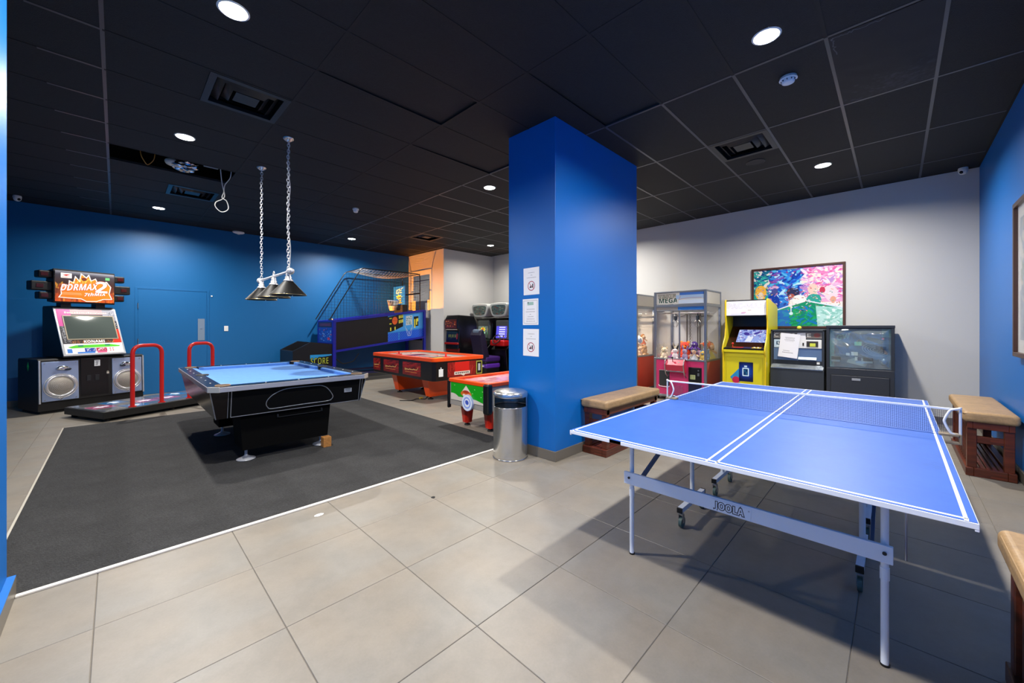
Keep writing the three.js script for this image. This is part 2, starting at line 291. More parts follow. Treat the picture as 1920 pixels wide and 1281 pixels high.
function vent(k, j, east, label) {
  const xm = (GX(k) + GX(k + 1)) / 2, x0 = east ? xm : GX(k) + 0.012, x1 = east ? GX(k + 1) - 0.012 : xm, z0 = GZ(j + 1) + 0.012, z1 = GZ(j) - 0.012, cx = (x0 + x1) / 2, cz = (z0 + z1) / 2;
  const t = thing('air_vent', label, 'air vent', [cx, CEIL, cz], 0, 'black ceiling air diffusers');
  const dm = mat(0x2b2c30, 0.35, 0.4), a = (x1 - x0) / 2, b = (z1 - z0) / 2;
  const ring = (s, w, y, h) => [box(-a * s, a * s, y, y + h, -b * s, -b * s + w), box(-a * s, a * s, y, y + h, b * s - w, b * s), box(-a * s, -a * s + w, y, y + h, -b * s + w, b * s - w), box(a * s - w, a * s, y, y + h, -b * s + w, b * s - w)];
  mesh('frame', ring(1, 0.05, -0.004, 0.012), dm, t);
  for (const [s, y] of [[0.78, 0.012], [0.55, 0.006]]) { // sloping louvre rings
    const g = new THREE.CylinderGeometry(Math.SQRT2 * a * s, Math.SQRT2 * a * (s - 0.16), 0.045, 4, 1, true).rotateY(PI / 4).scale(1, 1, b / a).translate(0, y + 0.01, 0); g.computeVertexNormals();
    mesh('louvre', g, mat(0x2b2c30, 0.35, 0.4, { side: THREE.DoubleSide }), t);
  }
  mesh('core_plate', box(-a * 0.3, a * 0.3, 0.0, 0.006, -b * 0.3, b * 0.3), dm, t);
  mesh('duct_box', [box(-a, a, 0.2, 0.21, -b, b), box(-a, -a + 0.01, 0.02, 0.2, -b, b), box(a - 0.01, a, 0.02, 0.2, -b, b), box(-a, a, 0.02, 0.2, -b, -b + 0.01), box(-a, a, 0.02, 0.2, b - 0.01, b)], mat(0x1b1c1f, 0.6), t);
}
vent(0, 5, 1, 'black square air diffuser below the top left downlight');
vent(0, 11, 1, 'black square air diffuser between the missing panel and the blue wall');
vent(4, 11, 0, 'black square air diffuser far back above the basketball game');
vent(4, 0, 0, 'black square air diffuser with shiny vanes right of the pillar');
{
  const t = thing('smoke_detector', 'white round smoke detector beside the downlight over the table tennis table', 'smoke detector', [3.981, CEIL, -0.646]);
  mesh('base', Cyl(0.06, 0.065, 0.02, 0, -0.01, 0, 32), white, t);
  mesh('cap', Lathe([[0.0001, -0.055], [0.03, -0.053], [0.045, -0.045], [0.05, -0.02], [0.05, -0.018]], 32), white, t);
  for (let i = 0; i < 10; i++) { const a = i / 10 * 2 * PI; mesh('slot', B0(0.012, 0.008, 0.006).rotateY(-a).translate(0.0485 * Math.cos(a), -0.034, 0.0485 * Math.sin(a)), darkMetal, t); }
}
{
  const t = thing('smoke_detector', 'small white round detector on the ceiling in front of the basketball game', 'smoke detector', [3.006, CEIL, -6.882]);
  mesh('base', Cyl(0.05, 0.055, 0.025, 0, -0.0125, 0, 28), white, t); mesh('cap', Lathe([[0.0001, -0.075], [0.03, -0.072], [0.04, -0.06], [0.042, -0.025]], 28), white, t);
}
{
  const t = thing('strobe_alarm', 'white oval strobe alarm on the ceiling edge above the blue door', 'alarm', [1.91, CEIL, -10.42]);
  mesh('body', Sph(0.1, 0, -0.02, 0, 1.15, 0.4, 0.5, 24), white, t); mesh('strobe_lens', B(0.05, 0.025, 0.03, 0, -0.06, 0.01, 0.008), mat(0xdfe6ea, 0.1), t);
}
function domeCam(x, z, label, ax, az) {
  const t = thing('security_camera', label, 'camera', [x, CEIL, z], 0, 'white dome cameras');
  mesh('mount', Cyl(0.045, 0.05, 0.03, 0, -0.015, 0, 28), white, t); mesh('dome', Sph(0.045, 0, -0.045, 0, 1, 1, 1, 20), white, t);
  mesh('eye', Sph(0.022, ax * 0.03, -0.058, az * 0.03, 1, 1, 1, 14), blackGloss, t);
}
domeCam(7.9, 0.64, 'white dome security camera in the ceiling corner at right', -0.8, -0.5);
domeCam(-1.12, -10.1, 'white dome security camera above the dance machine at far left', 0.6, 0.8);
{
  const t = thing('ceiling_speaker', 'black round ceiling speaker grille beside the shiny air diffuser', 'speaker', [5.75, CEIL - 0.001, -1.28]);
  mesh('rim', Tor(0.1, 0.006, 0, 0, 0, 32, 6).rotateX(PI / 2), mat(0x1e1e20, 0.5), t); mesh('grille', Cyl(0.098, 0.098, 0.003, 0, 0, 0, 32), mat(0x16161a, 0.6), t);
}
// loose services in the gap of the missing panel
{
  const t = thing('hanging_cable', 'loose white cable looped and hanging from the missing ceiling panel', 'cable', [1.02, 0, -6.6]);
  mesh('cable', Tube([[-0.03, 3.62, 0.05], [-0.02, 3.46, 0.04], [0.0, 3.3, 0.02], [0.03, 3.16, 0], [0.0, 3.1, 0], [-0.07, 3.04, 0.02], [-0.07, 2.98, 0], [0, 2.93, -0.02], [0.07, 2.98, 0], [0.05, 3.08, 0.02], [0.0, 3.12, 0.01], [0.02, 3.2, 0], [0.03, 3.3, 0.02], [0.09, 3.42, 0.03], [0.1, 3.6, 0.05]], 0.006, { seg: 120, tension: 0.5 }), mat(0xd8d8d2, 0.5), t);
  mesh('junction_block', B(0.16, 0.04, 0.05, -0.12, 3.52, 0, 0.006), mat(0x6f7378, 0.5), t);
}
{
  const g = new THREE.IcosahedronGeometry(0.12, 4), p = g.attributes.position;
  for (let i = 0; i < p.count; i++) { const x = p.getX(i), y = p.getY(i), z = p.getZ(i), k = 0.82 + 0.5 * n4(x * 260 + 128, z * 260 + y * 170 + 128); p.setXYZ(i, x * k * 1.15, y * k * 0.62, z * k * 0.8); } g.computeVertexNormals();
  const t = thing('foil_bundle', 'crumpled silver foil bundle hanging in the missing ceiling panel', 'foil', [0.62, 3.47, -6.66]);
  mesh('foil', g, mat(0xd0d2d8, 0.22, 1, { flatShading: true }), t);
  mesh('white_wrap', Sph(0.07, -0.12, 0.0, 0.02, 1, 0.7, 0.9, 14), mat(0xd9d3c8, 0.7), t);
  mesh('hanger_wire', [Rod([0.02, 0.03, 0], [0.02, 0.52, 0], 0.003), Rod([-0.12, 0.03, 0], [-0.1, 0.52, 0], 0.003)], steel, t);
  const rb = mesh('red_box', B(0.16, 0.1, 0.1, -0.04, 0.13, -0.06, 0.005), mat(0x8e1c22, 0.5), t); rb.userData.label = 'red junction box';
}
single('ceiling_wire', Tube([[0.2, 3.7, -6.8], [0.22, 3.5, -6.75], [0.28, 3.43, -6.85], [0.34, 3.5, -6.8], [0.36, 3.7, -6.8]], 0.005, { seg: 30 }), mat(0xa0702a, 0.5), 'thin brown wire drooping in the left half of the missing ceiling panel', 'wire');
single('light_switch', [B(0.075, 0.115, 0.008, 1.706, 1.3, NZ + 0.005, 0.003), B0(0.012, 0.028, 0.012, 1.706, 1.3, NZ + 0.01)], white, 'small white light switch on the blue wall right of the door', 'switch');
single('wall_sensor', [B(0.03, 0.03, 0.012, 1.45, 2.0, NZ + 0.008, 0.004)], white, 'tiny white sensor on the blue wall by the door corner', 'sensor');
// ================================================================ TABLE TENNIS TABLE
{
  const X0 = 1.8406, X1 = X0 + 2.74, Z1 = 0.1825, Z0 = Z1 - 1.525, XM = (X0 + X1) / 2, ZM = (Z0 + Z1) / 2;
  const t = thing('table_tennis_table', 'blue table tennis table on white legs with wheels in the right foreground', 'table', [XM, 0, ZM]);
  const x = v => v - XM, z = v => v - ZM;
  const topTex = noiseTex(256, (a, b) => { const v = 0.95 + 0.05 * n16(a, b) + 0.03 * n4(a, b); return [54 * v, 98 * v, 184 * v]; });
  const topMat = mat(0xffffff, 0.42, 0, { map: topTex }), lineMat = mat(0xeef0f4, 0.4), edgeMat = mat(0xdfe3ea, 0.4), frameMat = mat(0xeef3fa, 0.38), frameDark = mat(0x5d6f8c, 0.4, 0.3);
  for (const s of [-1, 1]) {
    const a = s < 0 ? x(X0) : 0.006, b = s < 0 ? -0.006 : x(X1);
    const h = mesh('table_half', uvm(box(a + 0.002, b - 0.002, 0.742, 0.76, z(Z0) + 0.003, z(Z1) - 0.003)), topMat, t);
    mesh('edge_band', [box(a, b, 0.732, 0.7585, z(Z0), z(Z0) + 0.01, 0.002), box(a, b, 0.732, 0.7585, z(Z1) - 0.01, z(Z1), 0.002), ...(s < 0 ? [box(a - 0.001, a + 0.01, 0.739, 0.7585, z(Z0), z(-1.085), 0.002), box(a - 0.001, a + 0.01, 0.739, 0.7585, z(-1.02), z(Z1), 0.002)] : [ box(b - 0.01, b + 0.001, 0.739, 0.7585, z(Z0), z(Z1), 0.002)])], edgeMat, h); if (s < 0) mesh('chipped_core', box(a + 0.002, a + 0.012, 0.741, 0.757, z(-1.085), z(-1.02)), mat(0x5a3a22, 0.9), h);
    const ly = 0.7606, l = [], L = (x0, x1, z0, z1) => l.push(box(x0, x1, 0.7598, ly, z0, z1));
    L(a, b, z(Z1) - 0.031, z(Z1) - 0.021); L(a, b, z(Z0) + 0.016, z(Z0) + 0.026); L(a, b, -0.024, -0.015); L(a, b, 0.015, 0.024);
    if (s < 0) L(a + 0.014, a + 0.026, z(Z0) + 0.016, z(Z1) - 0.02); else L(b - 0.026, b - 0.014, z(Z0) + 0.016, z(Z1) - 0.02);
    mesh('line_marking', l, lineMat, h);
    // leg frame of this half
    const lx = s < 0 ? x(2.162) : -x(2.162);
    for (const lz of [z(-1.123), z(-0.031)]) { const lg = mesh('leg', [Cyl(0.0128, 0.0128, 0.735, lx, 0.3755, lz, 16), Cyl(0.015, 0.015, 0.05, lx, 0.37, lz, 16)], frameMat, t); mesh('foot', Cyl(0.0165, 0.0145, 0.009, lx, 0.0045, lz, 16), rubber, lg); }
    const bd = mesh('cross_board', box(lx - s * -0.026 - 0.008, lx - s * -0.026 + 0.008, 0.423, 0.494, z(-1.157), z(-0.006), 0.003), frameMat, t);
    for (const lz of [z(-1.123), z(-0.031)]) mesh('bolt', Cyl(0.007, 0.007, 0.005, 0, 0, 0, 10).rotateZ(PI / 2).translate(lx + s * 0.037, 0.463, lz), darkMetal, bd);
    if (s < 0) { // lettering facing the camera side
      const tx = ctex(512, 128, (c) => { c.fillStyle = '#eef3fa'; c.fillRect(0, 0, 512, 128); c.font = 'bold 118px sans-serif'; c.textAlign = 'center'; c.lineWidth = 20; c.strokeStyle = '#2c3036'; c.textBaseline = 'middle'; c.strokeText('JOOLA', 250, 66); c.fillStyle = '#e6ecf4'; c.fillText('JOOLA', 250, 66); c.fillStyle = '#3c4148'; c.font = '26px sans-serif'; c.fillText('®', 488, 30); });
      board('lettering', 0.185, 0.052, printed(tx, 0.4), bd, [lx - 0.0355, 0.457, z(-0.585)], [0, -PI / 2, 0], 0.001);
    }
    // apron rail and braces below the top
    mesh('apron_rail', [B(0.03, 0.035, 1.2, lx + s * -0.03, 0.712, 0), B(1.02, 0.035, 0.03, s * 0.66, 0.712, -0.55), B(1.02, 0.035, 0.03, s * 0.66, 0.712, 0.55)], frameMat, t);
    for (const lz of [z(-1.085), z(-0.07)]) mesh('brace', Bar([lx, 0.43, lz], [s * 0.35, 0.70, lz], 0.012, 0.03), frameDark, t);
    // folding trolley: a foot bar with two castors at each side
    for (const tz of [z(-1.03), z(-0.13)]) {
      const tr = mesh('trolley_post', [Rod([s * 0.34, 0.13, tz], [s * 0.34, 0.73, tz], 0.014, 12), Bar([s * 0.13, 0.125, tz], [s * 0.56, 0.125, tz], 0.032, 0.032)], frameMat, t);
      parts('end_cap', [B(0.014, 0.034, 0.034, s * 0.565, 0.125, tz, 0.002), B(0.014, 0.034, 0.034, s * 0.125, 0.125, tz, 0.002)], black, tr);
      for (const cx of [0.15, 0.54]) {
        const cs = mesh('caster', [Cyl(0.036, 0.036, 0.02, 0, 0, 0, 20).rotateX(PI / 2).translate(s * cx + 0.012, 0.036, tz)], mat(0x4f6660, 0.5), t);
        mesh('fork', [B0(0.03, 0.055, 0.003, s * cx + 0.006, 0.062, tz - 0.013), B0(0.03, 0.055, 0.003, s * cx + 0.006, 0.062, tz + 0.013), B0(0.03, 0.006, 0.03, s * cx, 0.095, tz), Cyl(0.009, 0.009, 0.03, s * cx, 0.102, tz, 10)], steel, cs);
      }
    }
    mesh('link_rail', Bar([s * 0.34, 0.425, z(-1.03)], [s * 0.34, 0.425, z(-0.13)], 0.02, 0.03), frameMat, t);
  }
  mesh('latch_rod', Rod([x(2.22), 0.42, z(0.03)], [x(2.26), 0.72, z(0.03)], 0.004), steel, t);
  // net
  const strands = [], nz0 = z(Z0) + 0.0, nz1 = z(Z1) + 0.06;
  for (let i = 0; i <= 190; i++) { const q = nz0 + 0.02 + (nz1 - nz0 - 0.04) * i / 190; strands.push(B0(0.0008, 0.128, 0.0009, 0, 0.832, q)); }
  for (let i = 0; i <= 16; i++) strands.push(B0(0.0008, 0.0009, nz1 - nz0 - 0.04, 0, 0.768 + i * 0.008, (nz0 + nz1) / 2));
  const net = thing('table_tennis_net', 'dark blue net with white top tape across the table tennis table', 'net', [XM, 0, ZM]);
  mesh('mesh', strands, mat(0x0c1a50, 0.9), net); mesh('top_tape', B(0.006, 0.012, nz1 - nz0, 0, 0.905, (nz0 + nz1) / 2, 0.002), mat(0xeef0f5, 0.6), net);
  for (const s of [-1, 1]) {
    const e = s < 0 ? nz0 : nz1;
    const p = mesh('net_post', [Rod([0, 0.745, e + s * 0.008], [0, 0.918, e + s * 0.008], 0.006, 10)], mat(0xd9dade, 0.4), net);
    mesh('post_arc', Tube([[0, 0.915, e + s * 0.006], [0.0, 0.9, e - s * 0.03], [0, 0.84, e - s * 0.052], [0, 0.78, e - s * 0.03], [0, 0.762, e + s * 0.0]].map(q => [q[0] - 0.02, q[1], q[2]]), 0.006, { seg: 24 }), mat(0xe6e6e8, 0.4), p);
    mesh('clamp', [B(0.06, 0.012, 0.075, 0, 0.7665, e - s * 0.035, 0.003), B(0.05, 0.01, 0.07, 0, 0.722, e - s * 0.03, 0.003), B(0.05, 0.055, 0.01, 0, 0.745, e + s * 0.008, 0.003)], mat(0x8c7d68, 0.5), p);
  }
}

// ================================================================ BENCHES
const leather = (() => { const t = noiseTex(256, (x, y) => { const v = 0.86 + 0.1 * n16(x, y) + 0.08 * n4(x, y) + 0.06 * n64(x, y); return [172 * v, 140 * v, 100 * v]; }); const b = noiseTex(256, (x, y) => { const v = 130 + 90 * n4(x, y) + 30 * n16(x, y); return [v, v, v]; }, false); return mat(0xffffff, 0.42, 0, { map: t, bumpMap: b, bumpScale: 0.0015 }); })();
const woodTex = noiseTex(256, (x, y) => { const v = 0.6 + 0.35 * n16(x * 0.25, y * 4) + 0.15 * n4(x * 0.5, y * 3); return [104 * v, 46 * v, 26 * v]; });
const bWood = mat(0xffffff, 0.35, 0, { map: woodTex });
const woodTan = mat(0xffffff, 0.5, 0, { map: noiseTex(128, (x, y) => { const v = 0.75 + 0.3 * n4(x, y * 3); return [190 * v, 130 * v, 66 * v]; }) });
function bench(x0, x1, z0, z1, label, h = 0.585, slatSide = 1) {
  const t = thing('bench', label, 'bench', [(x0 + x1) / 2, 0, (z0 + z1) / 2], 0, 'wooden benches with tan cushions');
  const L = (x1 - x0) / 2, D = (z1 - z0) / 2;
  // soft cushion, crowned
  const g = new RoundedBoxGeometry(2 * L + 0.05, 0.09, 2 * D + 0.04, 5, 0.032), p = g.attributes.position;
  for (let i = 0; i < p.count; i++) { const u = p.getX(i) / (L + 0.025), v = p.getZ(i) / (D + 0.02), y = p.getY(i); if (y > 0) p.setY(i, y + 0.016 * (1 - u * u) * (1 - v * v) + 0.006 * (n16(u * 100 + 128, v * 60 + 128) - 0.5)); } g.computeVertexNormals();
  const cu = mesh('cushion', uvm(g.translate(0, h - 0.05, 0), 0.5), leather, t);
  const e = [[-1, -1], [1, -1], [1, 1], [-1, 1]].map(([a, b]) => [a * (L + 0.018), h - 0.022, b * (D + 0.013)]);
  mesh('piping', Tube([...e, e[0]].map((q, i) => q), 0.005, { round: 0.02, seg: 60, rs: 6 }), leather, cu);
  const y1 = h - 0.095, pw = 0.06, px = L - 0.045, pz = D - 0.04;
  parts('top_rail', [box(-L, L, y1 - 0.06, y1, -D + 0.01, -D + 0.045, 0.004), box(-L, L, y1 - 0.06, y1, D - 0.045, D - 0.01, 0.004)].map(g => uvm(g)), bWood, t);
  parts('end_rail', [box(-L, -L + 0.035, y1 - 0.06, y1, -D + 0.045, D - 0.045, 0.004), box(L - 0.035, L, y1 - 0.06, y1, -D + 0.045, D - 0.045, 0.004)].map(g => uvm(g)), bWood, t);
  for (const a of [-1, 1]) for (const b of [-1, 1]) mesh('post', uvm(box(a * px - pw / 2, a * px + pw / 2, 0.07, y1 - 0.005, b * pz - pw / 2, b * pz + pw / 2, 0.005)), bWood, t);
  for (const a of [-1, 1]) mesh('cross_rail', uvm(box(a * px - 0.02, a * px + 0.02, 0.3, 0.36, -pz, pz, 0.004)), bWood, t);
  mesh('base_frame', uvm(join([box(-L - 0.01, L + 0.01, 0, 0.075, -D, -D + 0.05, 0.005), box(-L - 0.01, L + 0.01, 0, 0.075, D - 0.05, D, 0.005), box(-L - 0.01, -L + 0.05, 0, 0.075, -D + 0.05, D - 0.05, 0.005), box(L - 0.05, L + 0.01, 0, 0.075, -D + 0.05, D - 0.05, 0.005)])), bWood, t);
  for (let i = 0; i < 5; i++) { const zz = -D + 0.075 + i * (2 * D - 0.15) / 4; mesh('shelf_slat', uvm(box(-L + 0.05, L - 0.05, 0.05, 0.065, zz - 0.013, zz + 0.013, 0.003)), bWood, t); }
  const n = slatSide ? Math.round(2 * L / 0.1) : 0; for (let i = 1; i < n; i++) { const xx = -px + 2 * px * i / n; mesh('side_slat', uvm(box(xx - 0.012, xx + 0.012, 0.075, y1 - 0.05, slatSide * (D - 0.03) - 0.008, slatSide * (D - 0.03) + 0.008, 0.003)), bWood, t); }
  return t;
}
bench(3.545, 4.76, CZ1 + 0.02, CZ1 + 0.31, 'wooden bench with tan cushion against the blue pillar', 0.585, 0);
bench(5.45, 6.72, 0.455, 0.75, 'wooden bench with tan cushion near the white wall corner at right', 0.585, -1);
bench(1.14, 2.39, 0.3, 0.755, 'wooden bench with tan cushion cut off by the lower right picture edge', 0.585, -1);

// ================================================================ TRASH CAN
{
  const t = thing('trash_can', 'brushed stainless steel litter bin standing against the blue pillar', 'trash can', [2.885, 0, -2.865]);
  const r = 0.177, brushed = mat(0xd2d2cf, 0.24, 0.95), turn = -PI / 4;
  const arc = (r0, y0, y1, a0, a1) => new THREE.CylinderGeometry(r0, r0, y1 - y0, 48, 1, true, a0, a1 - a0).translate(0, (y0 + y1) / 2, 0);
  mesh('body', [Lathe([[r - 0.002, 0.01], [r + 0.002, 0.012], [r + 0.002, 0.035], [r, 0.04], [r, 0.53]], 64)], mat(0xd2d2cf, 0.24, 0.95, { side: THREE.DoubleSide }), t);
  mesh('foot_ring', Tor(r + 0.001, 0.006, 0, 0, 0, 56, 8).rotateX(PI / 2).translate(0, 0.007, 0), chrome, t);
  mesh('back_shell', [arc(r, 0.53, 0.65, turn + PI * 0.36, turn + PI * 2 - PI * 0.36)], mat(0xd2d2cf, 0.24, 0.95, { side: THREE.DoubleSide }), t);
  mesh('lid', Lathe([[0.0001, 0.702], [0.08, 0.7], [0.15, 0.69], [r + 0.003, 0.675], [r + 0.003, 0.635], [r, 0.632]], 64), mat(0xd2d2cf, 0.24, 0.95, { side: THREE.DoubleSide }), t);
  mesh('inner_rim', [Tor(r - 0.003, 0.005, 0, 0, 0, 56, 8).rotateX(PI / 2).translate(0, 0.53, 0)], chrome, t);
  mesh('liner', Lathe([[r - 0.02, 0.528], [r - 0.03, 0.45], [r - 0.04, 0.05], [0.0001, 0.05]], 40), mat(0x1d2326, 0.5, 0.3, { side: THREE.DoubleSide }), t);
  mesh('flap', new THREE.CylinderGeometry(r - 0.012, r - 0.012, 0.006, 48).translate(0, 0.523, 0), mat(0x2c3337, 0.35, 0.6), t);
}

// ================================================================ NOTICES ON THE PILLAR
function notice(y0, y1, zc, kind, label, tilt) {
  const tx = ctex(256, 330, (c, W, H) => {
    c.fillStyle = '#f0eef0'; c.fillRect(0, 0, W, H);
    const row = (y, w, col = '#8f8c93') => { c.fillStyle = col; let x = (W - w) / 2; while (x < (W + w) / 2) { const k = 4 + rnd() * 9; c.fillRect(x, y, k, 6); x += k + 4; } };
    if (kind) { row(58, 100); row(88, 22); row(118, 150); c.lineWidth = 9; c.strokeStyle = '#a4314b'; c.beginPath(); c.arc(128, 222, 54, 0, 7); c.stroke(); c.fillStyle = '#33292f'; c.fillRect(142, 198, 18, 48); c.beginPath(); c.moveTo(96, 246); c.lineTo(120, 212); c.lineTo(136, 246); c.fill(); c.beginPath(); c.moveTo(92, 184); c.lineTo(166, 260); c.lineWidth = 6; c.stroke(); }
    else { c.strokeStyle = '#8a8d92'; c.lineWidth = 4; c.strokeRect(18, 22, W - 36, H - 44); c.fillStyle = '#9fc0b4'; c.fillRect(78, 40, 100, 40); c.fillStyle = '#4c5960'; c.fillRect(82, 38, 16, 20); row(128, 120, '#77737a'); row(160, 150, '#77737a'); row(192, 24, '#77737a'); row(222, 90, '#77737a'); row(252, 120, '#77737a'); row(280, 140, '#77737a'); }
  });
  single('paper_notice', new THREE.BoxGeometry(0.222, y1 - y0, 0.0016), printed(tx, 0.5), label, 'notice', [CX0 - 0.0016, (y0 + y1) / 2, zc], [0, -PI / 2, tilt]);
}
notice(1.69, 1.977, -2.748, 1, 'topmost white paper notice with red prohibition circle on the blue pillar', 0.01);
notice(1.37, 1.647, -2.76, 0, 'middle white paper notice with printed border on the blue pillar', 0.005);
notice(1.04, 1.328, -2.754, 1, 'lowest white paper notice with red prohibition circle on the blue pillar', -0.008);

// ================================================================ PICTURES
{
  const t = thing('painting', 'large colourful framed painting in blue, pink and green on the white wall', 'painting', [EX, 0, -1.195], -PI / 2);
  const W = 1.281, y0 = 1.32, y1 = 2.365, H = y1 - y0, fr = mat(0x4a2a1e, 0.4);
  const art = ctex(1024, 836, (c, w, h) => {
    // generic loose brushwork in the picture's colours
    c.fillStyle = '#efe6dd'; c.fillRect(0, 0, w, h);
    const dab = (n, x0, x1, y0, y1, cols, s) => { for (let i = 0; i < n; i++) { c.save(); c.translate(rr(x0, x1) * w, rr(y0, y1) * h); c.rotate(rr(-1, 1)); c.fillStyle = cols[rnd() * cols.length | 0]; c.beginPath(); c.ellipse(0, 0, s * rr(0.6, 2.2), s * rr(0.2, 0.7), 0, 0, 7); c.fill(); c.restore(); } };
    c.fillStyle = '#e3a5c8'; c.fillRect(w * 0.58, 0, w * 0.42, h * 0.6); c.fillStyle = '#1d63c4'; c.fillRect(w * 0.16, 0.02 * h, w * 0.44, h * 0.72); c.fillStyle = '#2aa391'; c.fillRect(0, 0.04 * h, w * 0.18, h * 0.6);
    dab(180, 0, 0.3, 0.02, 0.4, ['#1f8e8a', '#39b3a4', '#126a86', '#15407e', '#e8ddd0'], 30);
    dab(320, 0.2, 0.62, 0.02, 0.62, ['#1450c0', '#2f86d8', '#56b4dc', '#0d3698', '#b8e0ee', '#7a4fae', '#8a3a8e'], 26);
    dab(300, 0.58, 1, 0, 0.55, ['#e67fb4', '#f0b2d2', '#d85a9c', '#f4dbe4', '#b889c8', '#f2e0d0'], 26);
    const blob = (x, y, a, b, col, r = 0) => { c.fillStyle = col; c.beginPath(); c.ellipse(x * w, y * h, a * w, b * h, r, 0, 7); c.fill(); };
    blob(0.09, 0.4, 0.07, 0.13, '#f2b42c'); blob(0.09, 0.46, 0.035, 0.07, '#e8d6bd'); blob(0.09, 0.62, 0.08, 0.09, '#ee8fa0');
    blob(0.25, 0.32, 0.06, 0.03, '#d9a3c4'); blob(0.26, 0.4, 0.04, 0.07, '#4a4a86'); blob(0.24, 0.58, 0.08, 0.14, '#12349a');
    blob(0.47, 0.42, 0.075, 0.08, '#2a2440'); blob(0.455, 0.5, 0.04, 0.06, '#a8543c'); blob(0.55, 0.58, 0.1, 0.11, '#e9eae6', 0.6); blob(0.45, 0.66, 0.03, 0.12, '#e6dcd6');
    blob(0.69, 0.38, 0.055, 0.09, '#f0c4b2'); blob(0.7, 0.56, 0.08, 0.1, '#2b9c88'); blob(0.79, 0.4, 0.03, 0.05, '#c02f4a'); blob(0.88, 0.46, 0.065, 0.13, '#ecd0d6'); blob(0.9, 0.56, 0.03, 0.05, '#e0a080');
    c.fillStyle = '#0f8a58'; c.beginPath(); c.moveTo(0.24 * w, 0.74 * h); c.lineTo(0.62 * w, 0.58 * h); c.lineTo(w, 0.7 * h); c.lineTo(w, h); c.lineTo(0.24 * w, h); c.fill();
    dab(240, 0.3, 0.72, 0.68, 1, ['#0d8a4c', '#1aa860', '#0b7a70', '#1676b8', '#2aa04a'], 26); dab(120, 0.28, 0.42, 0.72, 1, ['#1568c0', '#1a86b4'], 26);
    c.fillStyle = '#a8d8cc'; c.beginPath(); c.moveTo(0.72 * w, 0.66 * h); c.lineTo(w, 0.7 * h); c.lineTo(w, h); c.lineTo(0.74 * w, h); c.fill(); dab(90, 0.76, 1, 0.72, 1, ['#bfe4dc', '#e4f2ee', '#8cc8b8'], 24); c.fillStyle = '#a5e0de'; c.fillRect(0.24 * w, 0.74 * h, 0.045 * w, 0.3 * h);  // pale lower right area: reflection in the glazing, painted into the art
    dab(90, 0.02, 0.3, 0.3, 0.75, ['#f2b42c', '#e8d6bd', '#ee8fa0', '#12349a', '#d9a3c4', '#3a62c0', '#f6d880'], 9); dab(90, 0.38, 0.66, 0.34, 0.78, ['#2a2440', '#a8543c', '#e9eae6', '#d8c8c0', '#6a88c8', '#c8dce8', '#e08a70'], 9); dab(90, 0.64, 0.98, 0.28, 0.68, ['#f0c4b2', '#2b9c88', '#ecd0d6', '#c02f4a', '#e0a080', '#b889c8', '#f6e6ea'], 9);
    c.strokeStyle = '#dbe2f2'; c.lineWidth = 16; c.beginPath(); c.moveTo(0.24 * w, 0.735 * h); c.lineTo(0.46 * w, 0.63 * h); c.moveTo(0.62 * w, 0.57 * h); c.lineTo(w, 0.7 * h); c.stroke();
    c.strokeStyle = '#f0ece4'; c.lineWidth = 10; c.beginPath(); c.moveTo(0.45 * w, 0.58 * h); c.lineTo(0.45 * w, 0.76 * h); c.stroke(); blob(0.45, 0.78, 0.022, 0.026, '#d8eef0');
  });
  mesh('frame', [box(-W / 2, W / 2, y1 - 0.035, y1, 0, 0.035, 0.004), box(-W / 2, W / 2, y0, y0 + 0.035, 0, 0.035, 0.004), box(-W / 2, -W / 2 + 0.035, y0 + 0.035, y1 - 0.035, 0, 0.035, 0.004), box(W / 2 - 0.035, W / 2, y0 + 0.035, y1 - 0.035, 0, 0.035, 0.004)], fr, t);
  board('canvas', W - 0.06, H - 0.06, mat(0xffffff, 0.3, 0, { map: art, clearcoat: 0.6, clearcoatRoughness: 0.08 }), t, [0, (y0 + y1) / 2, 0.014], null, 0.01);
}
{
  const t = thing('framed_picture', 'dark framed picture on the blue wall at the right picture edge', 'picture', [4.95, 0, SZ], PI);
  const W = 1.36, y0 = 1.09, y1 = 2.443, fr = mat(0x4a3024, 0.35);
  mesh('frame', [box(-W / 2, W / 2, y1 - 0.04, y1, 0, 0.045, 0.004), box(-W / 2, W / 2, y0, y0 + 0.04, 0, 0.045, 0.004), box(-W / 2, -W / 2 + 0.04, y0 + 0.04, y1 - 0.04, 0, 0.045, 0.004), box(W / 2 - 0.04, W / 2, y0 + 0.04, y1 - 0.04, 0, 0.045, 0.004)], fr, t);
  mesh('mat_board', B0(W - 0.07, y1 - y0 - 0.07, 0.008, 0, (y0 + y1) / 2, 0.016), mat(0xe8e4da, 0.7), t);
  const art = ctex(256, 256, (c) => { c.fillStyle = '#7e93a6'; c.fillRect(0, 0, 256, 256); for (let i = 0; i < 200; i++) { c.fillStyle = ['#5c6f86', '#a7b4b8', '#c9b79a', '#6f8a72', '#d9d4c8'][rnd() * 5 | 0]; c.beginPath(); c.ellipse(rnd() * 256, rnd() * 256, rr(6, 26), rr(4, 12), rr(0, 3), 0, 7); c.fill(); } });
  board('print', W - 0.3, y1 - y0 - 0.3, mat(0xffffff, 0.5, 0, { map: art }), t, [0, (y0 + y1) / 2, 0.0215], null, 0.003);
  mesh('glazing', B0(W - 0.075, y1 - y0 - 0.075, 0.002, 0, (y0 + y1) / 2, 0.03), glass, t);
}

